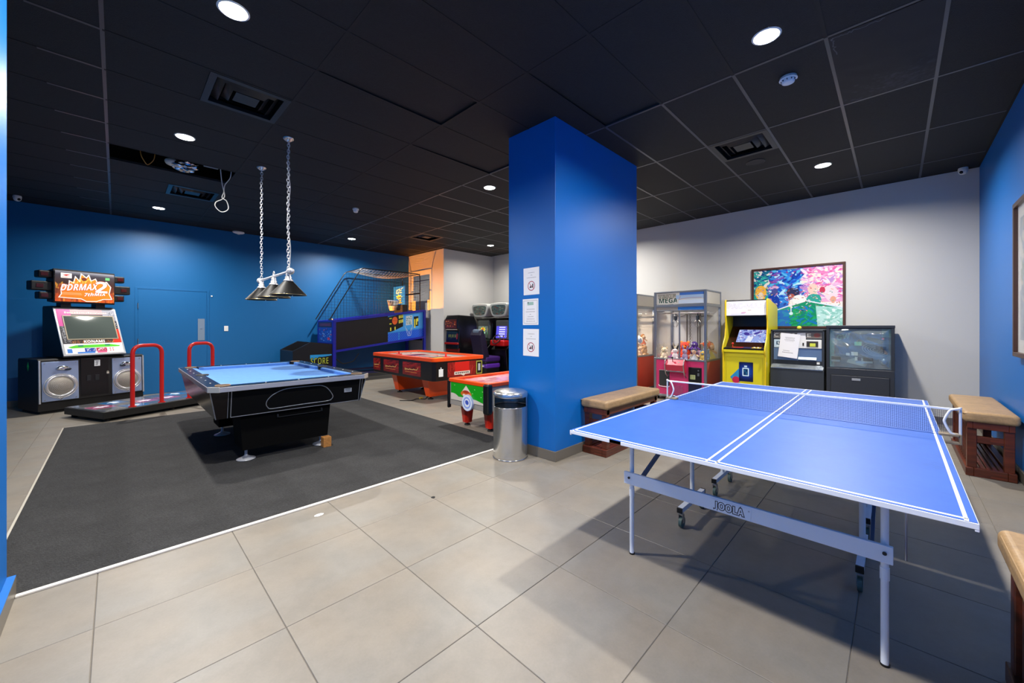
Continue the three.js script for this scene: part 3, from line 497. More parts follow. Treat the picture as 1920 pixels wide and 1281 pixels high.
// ================================================================ POOL TABLE
{
  const CXp = 1.345, CZp = -5.645, A = 0.755, Lp = 1.235, t = thing('pool_table', 'black pool table with light blue cloth and chrome trim on the carpet', 'pool table', [CXp, 0, CZp]);
  const clothTex = noiseTex(256, (x, y) => { const v = 0.92 + 0.08 * n2(x, y) + 0.05 * n16(x, y); return [82 * v, 134 * v, 206 * v]; });
  const cloth = mat(0xffffff, 0.85, 0, { map: clothTex }), rail = mat(0x0c0d10, 0.2), cab = mat(0x0a090a, 0.22), cham = 0.075;
  const oct = (a, l, c) => [[-a + c, -l], [a - c, -l], [a, -l + c], [a, l - c], [a - c, l], [-a + c, l], [-a, l - c], [-a, -l + c]];
  // rails with the opening of the bed
  const s = shapeOf(oct(A, Lp, cham)); const hole = new THREE.Path(); const ia = A - 0.115, il = Lp - 0.115; [[-ia, -il], [-ia, il], [ia, il], [ia, -il]].forEach((p, i) => i ? hole.lineTo(...p) : hole.moveTo(...p)); hole.closePath(); s.holes.push(hole);
  mesh('rail_top', new THREE.ExtrudeGeometry(s, { depth: 0.03, bevelEnabled: true, bevelSize: 0.003, bevelThickness: 0.004, bevelSegments: 2 }).rotateX(-PI / 2).translate(0, 0.765, 0), rail, t);
  for (const [x0, x1, z0, z1] of [[-A + cham, A - cham, Lp - 0.006, Lp + 0.008], [-A + cham, A - cham, -Lp - 0.008, -Lp + 0.006], [A - 0.006, A + 0.008, -Lp + cham, Lp - cham], [-A - 0.008, -A + 0.006, -Lp + cham, Lp - cham]]) mesh('trim_band', box(x0, x1, 0.748, 0.795, z0, z1, 0.003), mat(0xb4b6c0, 0.3, 0.6), t);
  for (const a of [-1, 1]) for (const b of [-1, 1]) mesh('corner_cap', B(0.112, 0.054, 0.016, 0, 0, 0, 0.004).rotateY(Math.atan2(a, b)).translate(a * (A - cham / 2), 0.772, b * (Lp - cham / 2)), mat(0xe4dccf, 0.18, 0.55), t);
  mesh('playing_surface', uvm(box(-ia - 0.02, ia + 0.02, 0.735, 0.757, -il - 0.02, il + 0.02), 0.5), cloth, t);
  const prof = (L) => { const g = Ext([[0, 0], [0, 0.038], [0.05, 0.035], [0.053, 0.03], [0.05, 0]], L); return g; };   // rail nose section: x towards the bed
  const cu = (L, x, z, ry) => { const g = prof(L).translate(0, 0, -L / 2); const p = g.attributes.position; for (let i = 0; i < p.count; i++) { const k = p.getX(i) / 0.05; p.setZ(i, p.getZ(i) * (1 - k * 0.05 / (L / 2))); } g.computeVertexNormals(); mesh('cushion', uvm(g.rotateY(ry).translate(x, 0.757, z), 0.5), cloth, t); };
  const seg = il - 0.115;
  for (const b of [-1, 1]) { cu(seg - 0.01, -ia, b * (seg / 2 + 0.06), 0); cu(seg - 0.01, ia, b * (seg / 2 + 0.06), PI); }
  cu(2 * ia - 0.16, 0, -il, -PI / 2); cu(2 * ia - 0.16, 0, il, PI / 2);
  for (const a of [-1, 1]) for (const b of [-1, 0, 1]) {
    const px = a * (b ? ia - 0.0 : ia + 0.015), pz = b * (il - 0.0);
    const pk = mesh('pocket', [Cyl(0.055, 0.055, 0.05, px, 0.7775, pz, 24)], mat(0x050505, 0.8), t);
    mesh('pocket_liner', Tor(0.057, 0.006, 0, 0, 0, 24, 8).rotateX(PI / 2).translate(px, 0.799, pz), b ? mat(0x8a6a48, 0.5) : black, pk);
  }
  for (const a of [-1, 1]) for (let i = -3; i <= 3; i++) if (i) mesh('sight', Cyl(0.007, 0.007, 0.002, a * (A - 0.055), 0.8, i * 0.29, 10), white, t);
  for (const b of [-1, 1]) for (let i = -1; i <= 1; i++) mesh('sight', Cyl(0.007, 0.007, 0.002, i * 0.3, 0.8, b * (Lp - 0.055), 10), white, t);
  // cabinet: sides lean in towards the bottom
  const hull = (a0, l0, y0, a1, l1, y1) => { const g = new THREE.BoxGeometry(2, 1, 2), p = g.attributes.position; for (let i = 0; i < p.count; i++) { const top = p.getY(i) > 0; p.setXYZ(i, p.getX(i) * (top ? a1 : a0), top ? y1 : y0, p.getZ(i) * (top ? l1 : l0)); } g.computeVertexNormals(); return g; };
  mesh('cabinet', hull(0.69, 1.09, 0.475, 0.74, 1.15, 0.75), mat(0x171010, 0.2), t);
  const fz = y => 1.09 + (1.15 - 1.09) * (y - 0.475) / 0.275 + 0.004;
  const strip = (x0, y0, x1, y1, r = 0.006) => Bar([x0, y0, fz(y0)], [x1, y1, fz(y1)], r, 0.006);
  mesh('front_panel', (() => { const g = new THREE.BoxGeometry(1.3, 0.27, 0.004), p = g.attributes.position; for (let i = 0; i < p.count; i++) { const y = p.getY(i) + 0.612; p.setXYZ(i, p.getX(i) + 0.045, y, p.getZ(i) + fz(y) - 0.001); } g.computeVertexNormals(); return g; })(), mat(0x030303, 0.7, 0, { specularIntensity: 0.4 }), t);
  mesh('inlay_line', [strip(-0.74, 0.745, -0.69, 0.477), strip(-0.6, 0.745, -0.6, 0.478, 0.004), strip(-0.575, 0.745, -0.575, 0.482), strip(-0.575, 0.482, 0.672, 0.482), strip(0.672, 0.482, 0.672, 0.745), strip(0.697, 0.478, 0.697, 0.745, 0.004), strip(0.74, 0.745, 0.69, 0.477)], mat(0xb4b6ba, 0.35, 0.6), t);
  mesh('inlay_oval', Tube([[-0.283, 0.569], [-0.274, 0.61], [-0.228, 0.66], [-0.14, 0.702], [-0.036, 0.712], [0.17, 0.711], [0.234, 0.706], [0.293, 0.678], [0.345, 0.618], [0.372, 0.568], [0.36, 0.538], [0.315, 0.521], [0.031, 0.52], [-0.228, 0.515], [-0.268, 0.535]].map(p => [p[0], p[1], fz(p[1]) + 0.002]), 0.0045, { closed: true, seg: 120, tension: 0.4 }), mat(0xb4b6ba, 0.35, 0.6), t);
  const np = mesh('name_plate', B(0.088, 0.055, 0.004, 0.536, 0.622, fz(0.622) + 0.003, 0.002), mat(0xb8bcc0, 0.4, 0.4), t);
  mesh('plate_lettering', [B0(0.06, 0.006, 0.001, 0.536, 0.63, fz(0.622) + 0.0055), B0(0.05, 0.004, 0.001, 0.536, 0.615, fz(0.622) + 0.0055)], darkMetal, np);
  // pedestal legs
  for (const b of [-1, 1]) {
    const zc = b > 0 ? 0.845 : -0.42, pd = mesh('pedestal', hull(0.405, 0.185, 0.12, 0.43, 0.2, 0.48).translate(-0.06, 0, zc), mat(0x020202, 0.85, 0, { specularIntensity: 0.25 }), t);
    for (const a of [-1, 1]) { const fx = -0.06 + a * 0.36; mesh('leveling_foot', Lathe([[0.0001, 0.008], [0.084, 0.008], [0.082, 0.018], [0.05, 0.03], [0.02, 0.045], [0.014, 0.06], [0.014, 0.125]], 28).translate(fx, 0, zc + 0.1), mat(0xb9bcc4, 0.35, 0.4), pd); }
    if (b > 0) mesh('ball_tray', [box(-0.17, 0.28, 0.405, 0.412, zc + 0.19, zc + 0.215, 0.002), box(-0.17, -0.155, 0.405, 0.44, zc + 0.19, zc + 0.215, 0.002), box(0.265, 0.28, 0.405, 0.44, zc + 0.19, zc + 0.215, 0.002)], darkMetal, pd);
  }
}
single('wood_block', uvm(B(0.085, 0.11, 0.085, 1.655, 0.063, -4.56, 0.004), 0.3), woodTan, 'small raw wood block wedged under the right front corner of the pool table', 'wood block');

// ================================================================ POOL TABLE LAMP
{
  const t = thing('billiard_lamp', 'chrome bar lamp with three black cone shades hanging over the pool table', 'lamp', [1.353, 0, -5.42]);
  const lampChrome = mat(0xe4e4e6, 0.28, 0.5);
  mesh('bar', [Rod([0, 1.965, -0.62], [0, 1.965, 0.62], 0.015, 14)], lampChrome, t);
  for (const s of [-1, 1]) { mesh('end_knob', [Sph(0.038, 0, 1.965, s * 0.65, 1, 1, 1, 18), Cyl(0.032, 0.032, 0.022, 0, 0, 0, 18).rotateX(PI / 2).translate(0, 1.965, s * 0.61), Sph(0.024, 0, 1.965, s * 0.7, 1, 1, 1, 14)], lampChrome, t); }
  mesh('middle_ring', Tor(0.024, 0.007, 0, 2.0, 0, 20, 8).rotateY(PI / 2), lampChrome, t);
  for (const z of [-0.575, 0, 0.575]) {
    const sh = mesh('shade', Lathe([[0.046, 1.862], [0.18, 1.712], [0.182, 1.705], [0.178, 1.705], [0.044, 1.858]], 48).translate(0, 0, z), mat(0x070708, 0.5, 0, { specularIntensity: 0.35, side: THREE.DoubleSide }), t);
    mesh('rim', Tor(0.181, 0.003, 0, 0, 0, 48, 6).rotateX(PI / 2).translate(0, 1.706, z), mat(0xb59b6a, 0.3, 0.9), sh);
    mesh('socket_cap', Lathe([[0.0001, 1.955], [0.02, 1.953], [0.028, 1.93], [0.022, 1.92], [0.036, 1.905], [0.03, 1.892], [0.05, 1.868], [0.05, 1.858], [0.0001, 1.856]], 28).translate(0, 0, z), lampChrome, sh);
    mesh('bulb', Sph(0.03, 0, 1.79, z, 1, 1.2, 1, 16), mat(0xf2f0ea, 0.4), sh);
    for (let i = 0; i < 4; i++) { const a = i * PI / 2 + 0.5; mesh('rivet', Sph(0.006, 0.176 * Math.cos(a), 1.71, z + 0.176 * Math.sin(a), 1, 1, 1, 8), white, sh); }
  }
  for (const z of [-0.575, 0.575]) {
    const links = []; const n = 44, y0 = 1.985, y1 = CEIL - 0.03;
    for (let i = 0; i < n; i++) { const g = new THREE.TorusGeometry(0.013, 0.0036, 6, 12).scale(1, 1.6, 1); if (i % 2) g.rotateY(PI / 2); links.push(g.translate(0.003 * Math.sin(i * 0.8), y0 + (y1 - y0) * (i + 0.5) / n, z)); }
    mesh('chain', links, lampChrome, t);
    mesh('canopy', Lathe([[0.0001, CEIL - 0.04], [0.02, CEIL - 0.038], [0.05, CEIL - 0.015], [0.055, CEIL - 0.001]], 28).translate(0, 0, z), mat(0xd5d5d5, 0.25, 0.8), t);
    if (z > 0) mesh('power_cord', Tube([[0.01, 1.99, z], [0.018, 2.25, z + 0.01], [-0.01, 2.55, z - 0.008], [0.016, 2.9, z + 0.01], [-0.006, 3.15, z], [0.012, CEIL - 0.03, z]], 0.004, { seg: 60, rs: 6 }), mat(0xcfcfcf, 0.5), t);
  }
}
// ================================================================ DANCE MACHINE
const DT = 22 * PI / 180;
{
  const t = thing('dance_machine', 'dance arcade machine with flame marquee, sloped monitor and round speakers', 'arcade machine', [-0.244, 0, -9.525], DT);
  const silverBlue = mat(0xa6bade, 0.3, 0.55), edge = mat(0xd0d4da, 0.3, 0.6);
  mesh('speaker_cabinet', Side([[-0.02, 0.05], [-0.02, 0.17], [0, 0.18], [-0.02, 0.82], [-0.05, 0.84], [-0.68, 0.84], [-0.7, 0.82], [-0.7, 0.05]], 1.28, 0.005, 0.006), black, t);
  mesh('plinth', box(-0.6, 0.61, 0, 0.06, -0.66, -0.06, 0.004), blackSoft, t);
  mesh('monitor_housing', Side([[0.0, 0.86], [-0.37, 1.66], [-0.42, 1.68], [-0.68, 1.68], [-0.7, 1.66], [-0.7, 0.86]], 0.76, 0.005, 0.006), black, t);
  for (const s of [-1, 1]) {
    const px = s * 0.405 + 0.005, tilt = [-0.03, 0, 0];
    const p = mesh('speaker_panel', B(0.4, 0.61, 0.014, 0, 0, 0, 0.003), silverBlue, t, [px, 0.495, 0.001], tilt);
    mesh('edge_strip', B(0.02, 0.66, 0.02, s * 0.222, 0, 0, 0.003), edge, p);
    const wf = mesh('woofer_ring', [Tor(0.158, 0.02, 0, -0.075, 0.014, 48, 10), Tor(0.186, 0.009, 0, -0.08, 0.01, 48, 8)], mat(0xe2e4e8, 0.2, 0.7), p);
    mesh('woofer_grille', Lathe([[0.0001, 0.035], [0.06, 0.032], [0.11, 0.022], [0.15, 0.005]], 40).rotateX(PI / 2).translate(0, -0.075, 0.012), mat(0xa39d94, 0.45, 0.5, { bumpMap: noiseTex(64, (x, y) => { const v = (x % 8 < 4) !== (y % 8 < 4) ? 255 : 60; return [v, v, v]; }, false), bumpScale: 0.002 }), wf);
    const tw = mesh('tweeter_horn', Sph(0.05, s * -0.02, 0.2, 0.02, 1.5, 0.75, 0.6, 20), chrome, p); mesh('horn_mouth', Sph(0.03, s * -0.07, 0.18, 0.035, 1.4, 0.8, 0.5, 16), mat(0x3c4450, 0.3, 0.7), tw);
    mesh('panel_screw', [[-0.17, 0.28], [0.17, 0.28], [-0.17, -0.28], [0.17, -0.28]].map(q => Cyl(0.008, 0.008, 0.004, 0, 0, 0, 8).rotateX(PI / 2).translate(q[0], q[1], 0.009)), steel, p);
    mesh('bass_port', Tor(0.016, 0.006, 0, -0.27, 0.012, 16, 6), chrome, p);
  }
  const cd = mesh('coin_door', B(0.34, 0.62, 0.012, -0.005, 0.52, 0.0, 0.003), mat(0x0a0a0c, 0.35), t);
  const sticker = ctex(128, 160, (c) => { c.fillStyle = '#dfe2e4'; c.fillRect(0, 0, 128, 160); c.fillStyle = '#30343a'; for (let i = 0; i < 5; i++) { c.fillRect(14 + (i % 2) * 8, 16 + i * 28, 90 - i * 8, 9); } c.fillRect(52, 14, 12, 120); });
  board('label_sticker', 0.07, 0.1, printed(sticker, 0.5), cd, [0.02, 0.74, 0.008]);
  const lk = mesh('padlock', [B(0.032, 0.03, 0.012, 0.15, 0.56, 0.014, 0.004), Tor(0.011, 0.003, 0.15, 0.582, 0.014, 14, 6)], mat(0xd2ccc0, 0.3, 0.7), cd); lk.userData.label = 'small silver padlock';
  parts('coin_slot', [B(0.22, 0.012, 0.014, 0, 0.82, 0.004, 0.002), B(0.05, 0.09, 0.006, -0.08, 0.5, 0.008, 0.002), B(0.05, 0.09, 0.006, 0.02, 0.5, 0.008, 0.002)], darkMetal, cd);
  // sloped monitor bezel
  const y0 = 0.875, z0 = 0.02, y1 = 1.652, z1 = -0.352, L = Math.hypot(y1 - y0, z1 - z0), ang = Math.atan2(z1 - z0, y1 - y0);
  const bz = mesh('monitor_bezel', B(0.76, L, 0.02, 0, 0, 0, 0.004), edge, t, [0.005, (y0 + y1) / 2, (z0 + z1) / 2], [ang, 0, 0]);
  const bt = ctex(1024, 1150, (c, W, H) => {
    const g = c.createLinearGradient(0, 0, W, 0); c.fillStyle = '#2a2a32'; c.fillRect(0, 0, W, H);
    c.fillStyle = '#c93a92'; c.fillRect(0, 0, 230, 440); c.fillStyle = '#b48a90'; c.fillRect(230, 0, 560, 130); c.fillStyle = '#8d8f9c'; c.fillRect(790, 0, 234, 300);
    for (let i = 0; i < 900; i++) { c.fillStyle = ['#3a3d46', '#8d9098', '#cfd2d8', '#23252c'][rnd() * 4 | 0]; const rt = rnd() < 0.5; c.fillRect((rt ? 880 : 10) + rnd() * 120, rt ? 60 + rnd() * 420 : 440 + rnd() * 420, rr(4, 22), rr(3, 8)); }
    c.fillStyle = '#d8301f'; c.fillRect(860, 520, 164, 370); c.fillStyle = '#3a2a26'; c.fillRect(150, 760, 720, 130);
    for (let i = 0; i < 70; i++) { c.strokeStyle = ['#c96f2a', '#8b5a2a', '#d89a50'][i % 3]; c.lineWidth = 4; c.beginPath(); const x = 150 + rnd() * 720; c.moveTo(x, 880); c.lineTo(x + rr(-40, 40), 790 + rnd() * 60); c.stroke(); }
    c.font = 'bold 92px sans-serif'; c.textAlign = 'center'; c.fillStyle = '#f2d9d2'; c.strokeStyle = '#c05a5a'; c.lineWidth = 6; c.save(); c.translate(500, 106); c.scale(1.05, 0.9); c.font = 'bold 64px sans-serif'; c.strokeText('DanceDanceRevolution', 0, 0); c.fillText('DanceDanceRevolution', 0, 0); c.restore();
    c.fillStyle = '#f8f8f8'; c.font = 'bold 92px sans-serif'; c.fillText('KONAMI', 530, 872);
    // lower instruction strip
    c.fillStyle = '#efe9ec'; c.fillRect(0, 890, W, 260); c.fillStyle = '#57c930'; c.beginPath(); c.moveTo(60, 975); c.lineTo(200, 930); c.lineTo(800, 920); c.lineTo(980, 965); c.lineTo(960, 990); c.lineTo(120, 1005); c.fill(); c.fillStyle = '#0f7a62'; c.fillRect(230, 930, 90, 36); c.fillRect(700, 924, 90, 34); c.fillStyle = '#1d3f9a'; c.fillRect(330, 1010, 190, 90); c.fillStyle = '#b0204f'; c.fillRect(530, 1010, 190, 90); c.fillStyle = '#3f7fd0'; c.fillRect(40, 1020, 80, 100); c.fillRect(200, 1100, 300, 40); c.fillStyle = '#d03070'; c.fillRect(540, 1105, 170, 30); c.fillStyle = '#f2dfe0'; c.fillRect(140, 1010, 170, 80);
    c.fillStyle = '#f6f6f8'; for (let i = 0; i < 14; i++) { c.fillRect(345 + rnd() * 150, 1022 + rnd() * 60, 24, 8); c.fillRect(545 + rnd() * 150, 1022 + rnd() * 60, 24, 8); } c.fillStyle = '#c02030'; for (let i = 0; i < 4; i++) c.fillRect(770 + (i % 2) * 50, 1020 + (i > 1 ? 50 : 0), 22, 26);
  });
  board('bezel_print', 0.71, L - 0.05, printed(bt, 0.3), bz, [0, 0, 0.0115], null, 0.003);
  mesh('screen_frame', [B0(0.62, 0.014, 0.008, 0.012, 0.28, 0.015), B0(0.62, 0.014, 0.008, 0.012, -0.145, 0.015), B0(0.014, 0.42, 0.008, -0.295, 0.067, 0.015), B0(0.014, 0.42, 0.008, 0.319, 0.067, 0.015)], mat(0x9a8d76, 0.4), bz);
  { const g = new THREE.PlaneGeometry(0.6, 0.41, 16, 12), p = g.attributes.position; for (let i = 0; i < p.count; i++) { const u = p.getX(i) / 0.3, v = p.getY(i) / 0.205; p.setZ(i, 0.014 + 0.022 * (1 - u * u) * (1 - v * v * 0.9)); } g.computeVertexNormals(); mesh('screen', g.translate(0.012, 0.067, 0), mat(0x4c5552, 0.12, 0, { clearcoat: 1, clearcoatRoughness: 0.04 }), bz).userData.label = 'dark curved tube screen'; }
  // marquee
  const mq = mesh('marquee_box', Side([[-0.3, 1.74], [-0.285, 1.86], [-0.285, 2.16], [-0.3, 2.28], [-0.5, 2.26], [-0.56, 2.0], [-0.5, 1.76]], 0.75, -0.012, 0.006), black, t);
  const mt = ctex(1024, 740, (c, W, H) => {
    const g = c.createLinearGradient(0, 0, 0, H); g.addColorStop(0, '#8d8f98'); g.addColorStop(0.12, '#3a3840'); g.addColorStop(0.4, '#3a2420'); g.addColorStop(1, '#c4531a'); c.fillStyle = g; c.fillRect(0, 0, W, H);
    for (let i = 0; i < 240; i++) { c.fillStyle = ['#e07a1e', '#f0b030', '#b83a18', '#5a2018'][rnd() * 4 | 0]; c.globalAlpha = 0.5; c.beginPath(); c.ellipse(rnd() * W, H * (0.4 + 0.6 * rnd()), rr(6, 22), rr(20, 60), 0, 0, 7); c.fill(); } c.globalAlpha = 1;
    // flame cloud behind the letters
    c.beginPath(); const fl = [[60, 640], [100, 560], [90, 420], [180, 330], [220, 380], [230, 230], [300, 280], [330, 120], [400, 230], [430, 40], [520, 130], [560, 60], [600, 200], [680, 140], [720, 250], [880, 200], [960, 330], [930, 500], [980, 640], [820, 650], [700, 710], [520, 720], [430, 660], [200, 650]]; fl.forEach((p, i) => i ? c.lineTo(...p) : c.moveTo(...p)); c.closePath(); c.fillStyle = '#f07820'; c.strokeStyle = '#f6e8e0'; c.lineWidth = 18; c.fill(); c.stroke();
    c.strokeStyle = '#f4c050'; c.lineWidth = 12; for (const [x, y, s] of [[300, 300, 60], [420, 250, 80], [480, 180, 70], [560, 240, 80], [250, 360, 50]]) { c.beginPath(); c.moveTo(x - s, y + s); c.quadraticCurveTo(x - s * 0.6, y - s * 0.4, x, y - s); c.quadraticCurveTo(x + s, y, x, y + s * 0.8); c.stroke(); }
    c.fillStyle = '#6a3020'; c.beginPath(); c.arc(480, 170, 46, 0, 7); c.fill();
    c.font = 'italic bold 150px sans-serif'; c.textAlign = 'left'; c.lineWidth = 16; c.strokeStyle = '#b0482a'; c.fillStyle = '#f8f2f4'; c.save(); c.transform(1, -0.1, 0, 1, 0, 0); c.save(); c.translate(70, 490); c.scale(1.0, 1.45); c.strokeText('DDRMAX', 0, 0); c.fillText('DDRMAX', 0, 0); c.restore(); c.font = 'italic bold 110px sans-serif'; c.lineWidth = 12; c.strokeText('7thMIX', 470, 640); c.fillText('7thMIX', 470, 640); c.restore();
    c.font = 'bold 400px sans-serif'; c.lineWidth = 24; c.strokeStyle = '#c0502a'; c.save(); c.translate(660, 490); c.scale(1.15, 1); c.strokeText('2', 0, 0); c.fillText('2', 0, 0); c.restore();
    c.fillStyle = '#e8a070'; c.fillRect(110, 520, 320, 18); c.fillRect(110, 552, 330, 14);
    c.fillStyle = '#f4ece8'; c.fillRect(90, 50, 180, 120); c.fillStyle = '#c43028'; c.beginPath(); c.moveTo(110, 112); c.quadraticCurveTo(180, 60, 250, 90); c.quadraticCurveTo(200, 100, 180, 124); c.quadraticCurveTo(140, 100, 110, 112); c.fill(); c.fillStyle = '#c87058'; c.fillRect(110, 140, 140, 12);
    c.fillStyle = '#5fb06a'; c.fillRect(860, 90, 80, 66);
  });
  const mp = board('marquee_print', 0.715, 0.5, new THREE.MeshStandardMaterial({ map: mt, roughness: 0.3, emissive: 0xffffff, emissiveMap: mt, emissiveIntensity: 0.35 }), mq, [-0.012, 2.01, -0.279], null, 0.006); mp.userData.label = 'backlit flame print with white lettering';
  parts('marquee_post', [box(-0.28, -0.16, 1.66, 1.76, -0.52, -0.36, 0.004), box(0.14, 0.26, 1.66, 1.76, -0.52, -0.36, 0.004)], black, t);
  for (const s of [-1, 1]) for (const [y, w] of [[2.19, 0.16], [2.0, 0.24], [1.85, 0.155]]) {
    const lm = mesh('marquee_lamp', BB(w, y > 1.95 && y < 2.1 ? 0.15 : 0.115, 0.16, s * (0.365 + w / 2) - 0.012, y, -0.4, 0.02), black, mq);
    mesh('lamp_lens', B(0.08, 0.06, 0.01, s * (0.365 + w * 0.6) - 0.012, y, -0.318, 0.004), mat(0x3a0c0c, 0.25), lm);
  }
  single('floor_cable', Tube([[-0.12, 0.012, -9.2], [0.02, 0.011, -9.12], [0.1, 0.011, -9.2], [0.2, 0.011, -9.08], [0.24, 0.02, -8.95]], 0.009, { seg: 40 }), mat(0x9a948c, 0.6), 'pale cable on the floor between the dance machine and its stage', 'cable');
  single('green_tag', new THREE.OctahedronGeometry(0.07, 0).scale(0.5, 1.1, 0.15), mat(0x118a44, 0.5), 'small green diamond sticker on the left side of the dance machine', 'sticker', [-0.955, 0.73, -9.54], [0, DT - PI / 2, 0]);
}
// ---- its stage
{
  const ang = 25 * PI / 180, t = thing('dance_stage', 'low metal dance platform with red handrails in front of the dance machine', 'dance platform', [-0.13, 0, -7.92], ang);
  const W = 1.76, D = 0.98, H = 0.155;
  mesh('platform', box(0, W, 0.045, H - 0.012, -D, 0, 0.006), mat(0x0a0a0b, 0.5), t);
  const dt = ctex(1024, 512, (c, w, h) => {
    c.fillStyle = '#8f9298'; c.fillRect(0, 0, w, h);
    for (const ox of [0, 512]) for (let i = 0; i < 3; i++) for (let j = 0; j < 3; j++) {
      const x = ox + 28 + i * 154, y = 24 + j * 156; const arrow = (i + j) % 2; c.fillStyle = arrow ? ((i === 1) ? '#2d7fc8' : '#d0568e') : '#a6a9ae'; c.fillRect(x, y, 146, 148);
      if (arrow) { c.fillStyle = '#e8eef4'; c.save(); c.translate(x + 73, y + 74); c.rotate(i === 1 ? (j ? PI : 0) : (i ? PI / 2 : -PI / 2)); c.beginPath(); c.moveTo(0, -54); c.lineTo(46, 0); c.lineTo(20, 0); c.lineTo(20, 50); c.lineTo(-20, 50); c.lineTo(-20, 0); c.lineTo(-46, 0); c.fill(); c.restore(); }
    }
  });
  const top = mesh('deck', box(0.02, W - 0.02, H - 0.014, H - 0.004, -D + 0.02, -0.02, 0.002), mat(0x9a9da2, 0.22, 0.8), t);
  for (const ox of [0, 1]) for (let i = 0; i < 3; i++) for (let j = 0; j < 3; j++) {
    const arrow = (i + j) % 2; const g = B(0.255, 0.006, 0.255, 0.18 + ox * 0.84 + i * 0.265, H - 0.003, -0.16 - j * 0.265 - 0.03, 0.002);
    const pn = mesh('dance_panel', g, arrow ? mat(i === 1 ? 0x2f86d2 : 0xd46496, 0.15, 0, { clearcoat: 1, clearcoatRoughness: 0.05 }) : mat(0xb6b9be, 0.2, 0.85), t);
    if (arrow) { const a = shapeOf([[0, 0.09], [0.08, 0], [0.035, 0], [0.035, -0.08], [-0.035, -0.08], [-0.035, 0], [-0.08, 0]]); mesh('arrow', Ext(a, 0.001).rotateZ(i === 1 ? (j ? 0 : PI) : (i ? -PI / 2 : PI / 2)).rotateX(-PI / 2).translate(0.18 + ox * 0.84 + i * 0.265, H + 0.0002, -0.16 - j * 0.265 - 0.03), mat(0xe6eef6, 0.3), pn); }
  }
  for (const [x, z] of [[0.08, -0.08], [W - 0.08, -0.08], [0.08, -D + 0.08], [W - 0.08, -D + 0.08], [W / 2, -0.08], [W / 2, -D + 0.08]]) mesh('foot', Cyl(0.03, 0.035, 0.046, x, 0.023, z, 14), rubber, t);
  const red = mat(0xc8201a, 0.32);
  for (const x of [0.36, 1.12]) mesh('handrail', [Tube([[x, H - 0.01, -0.06], [x, 1.06, -0.06], [x + 0.37, 1.06, -0.06], [x + 0.37, H - 0.01, -0.06]], 0.027, { round: 0.13, seg: 90, rs: 12 }), Cyl(0.045, 0.045, 0.012, x, H, -0.06, 18), Cyl(0.045, 0.045, 0.012, x + 0.37, H, -0.06, 18)], red, t).userData.label = 'red tubular handrail';
}

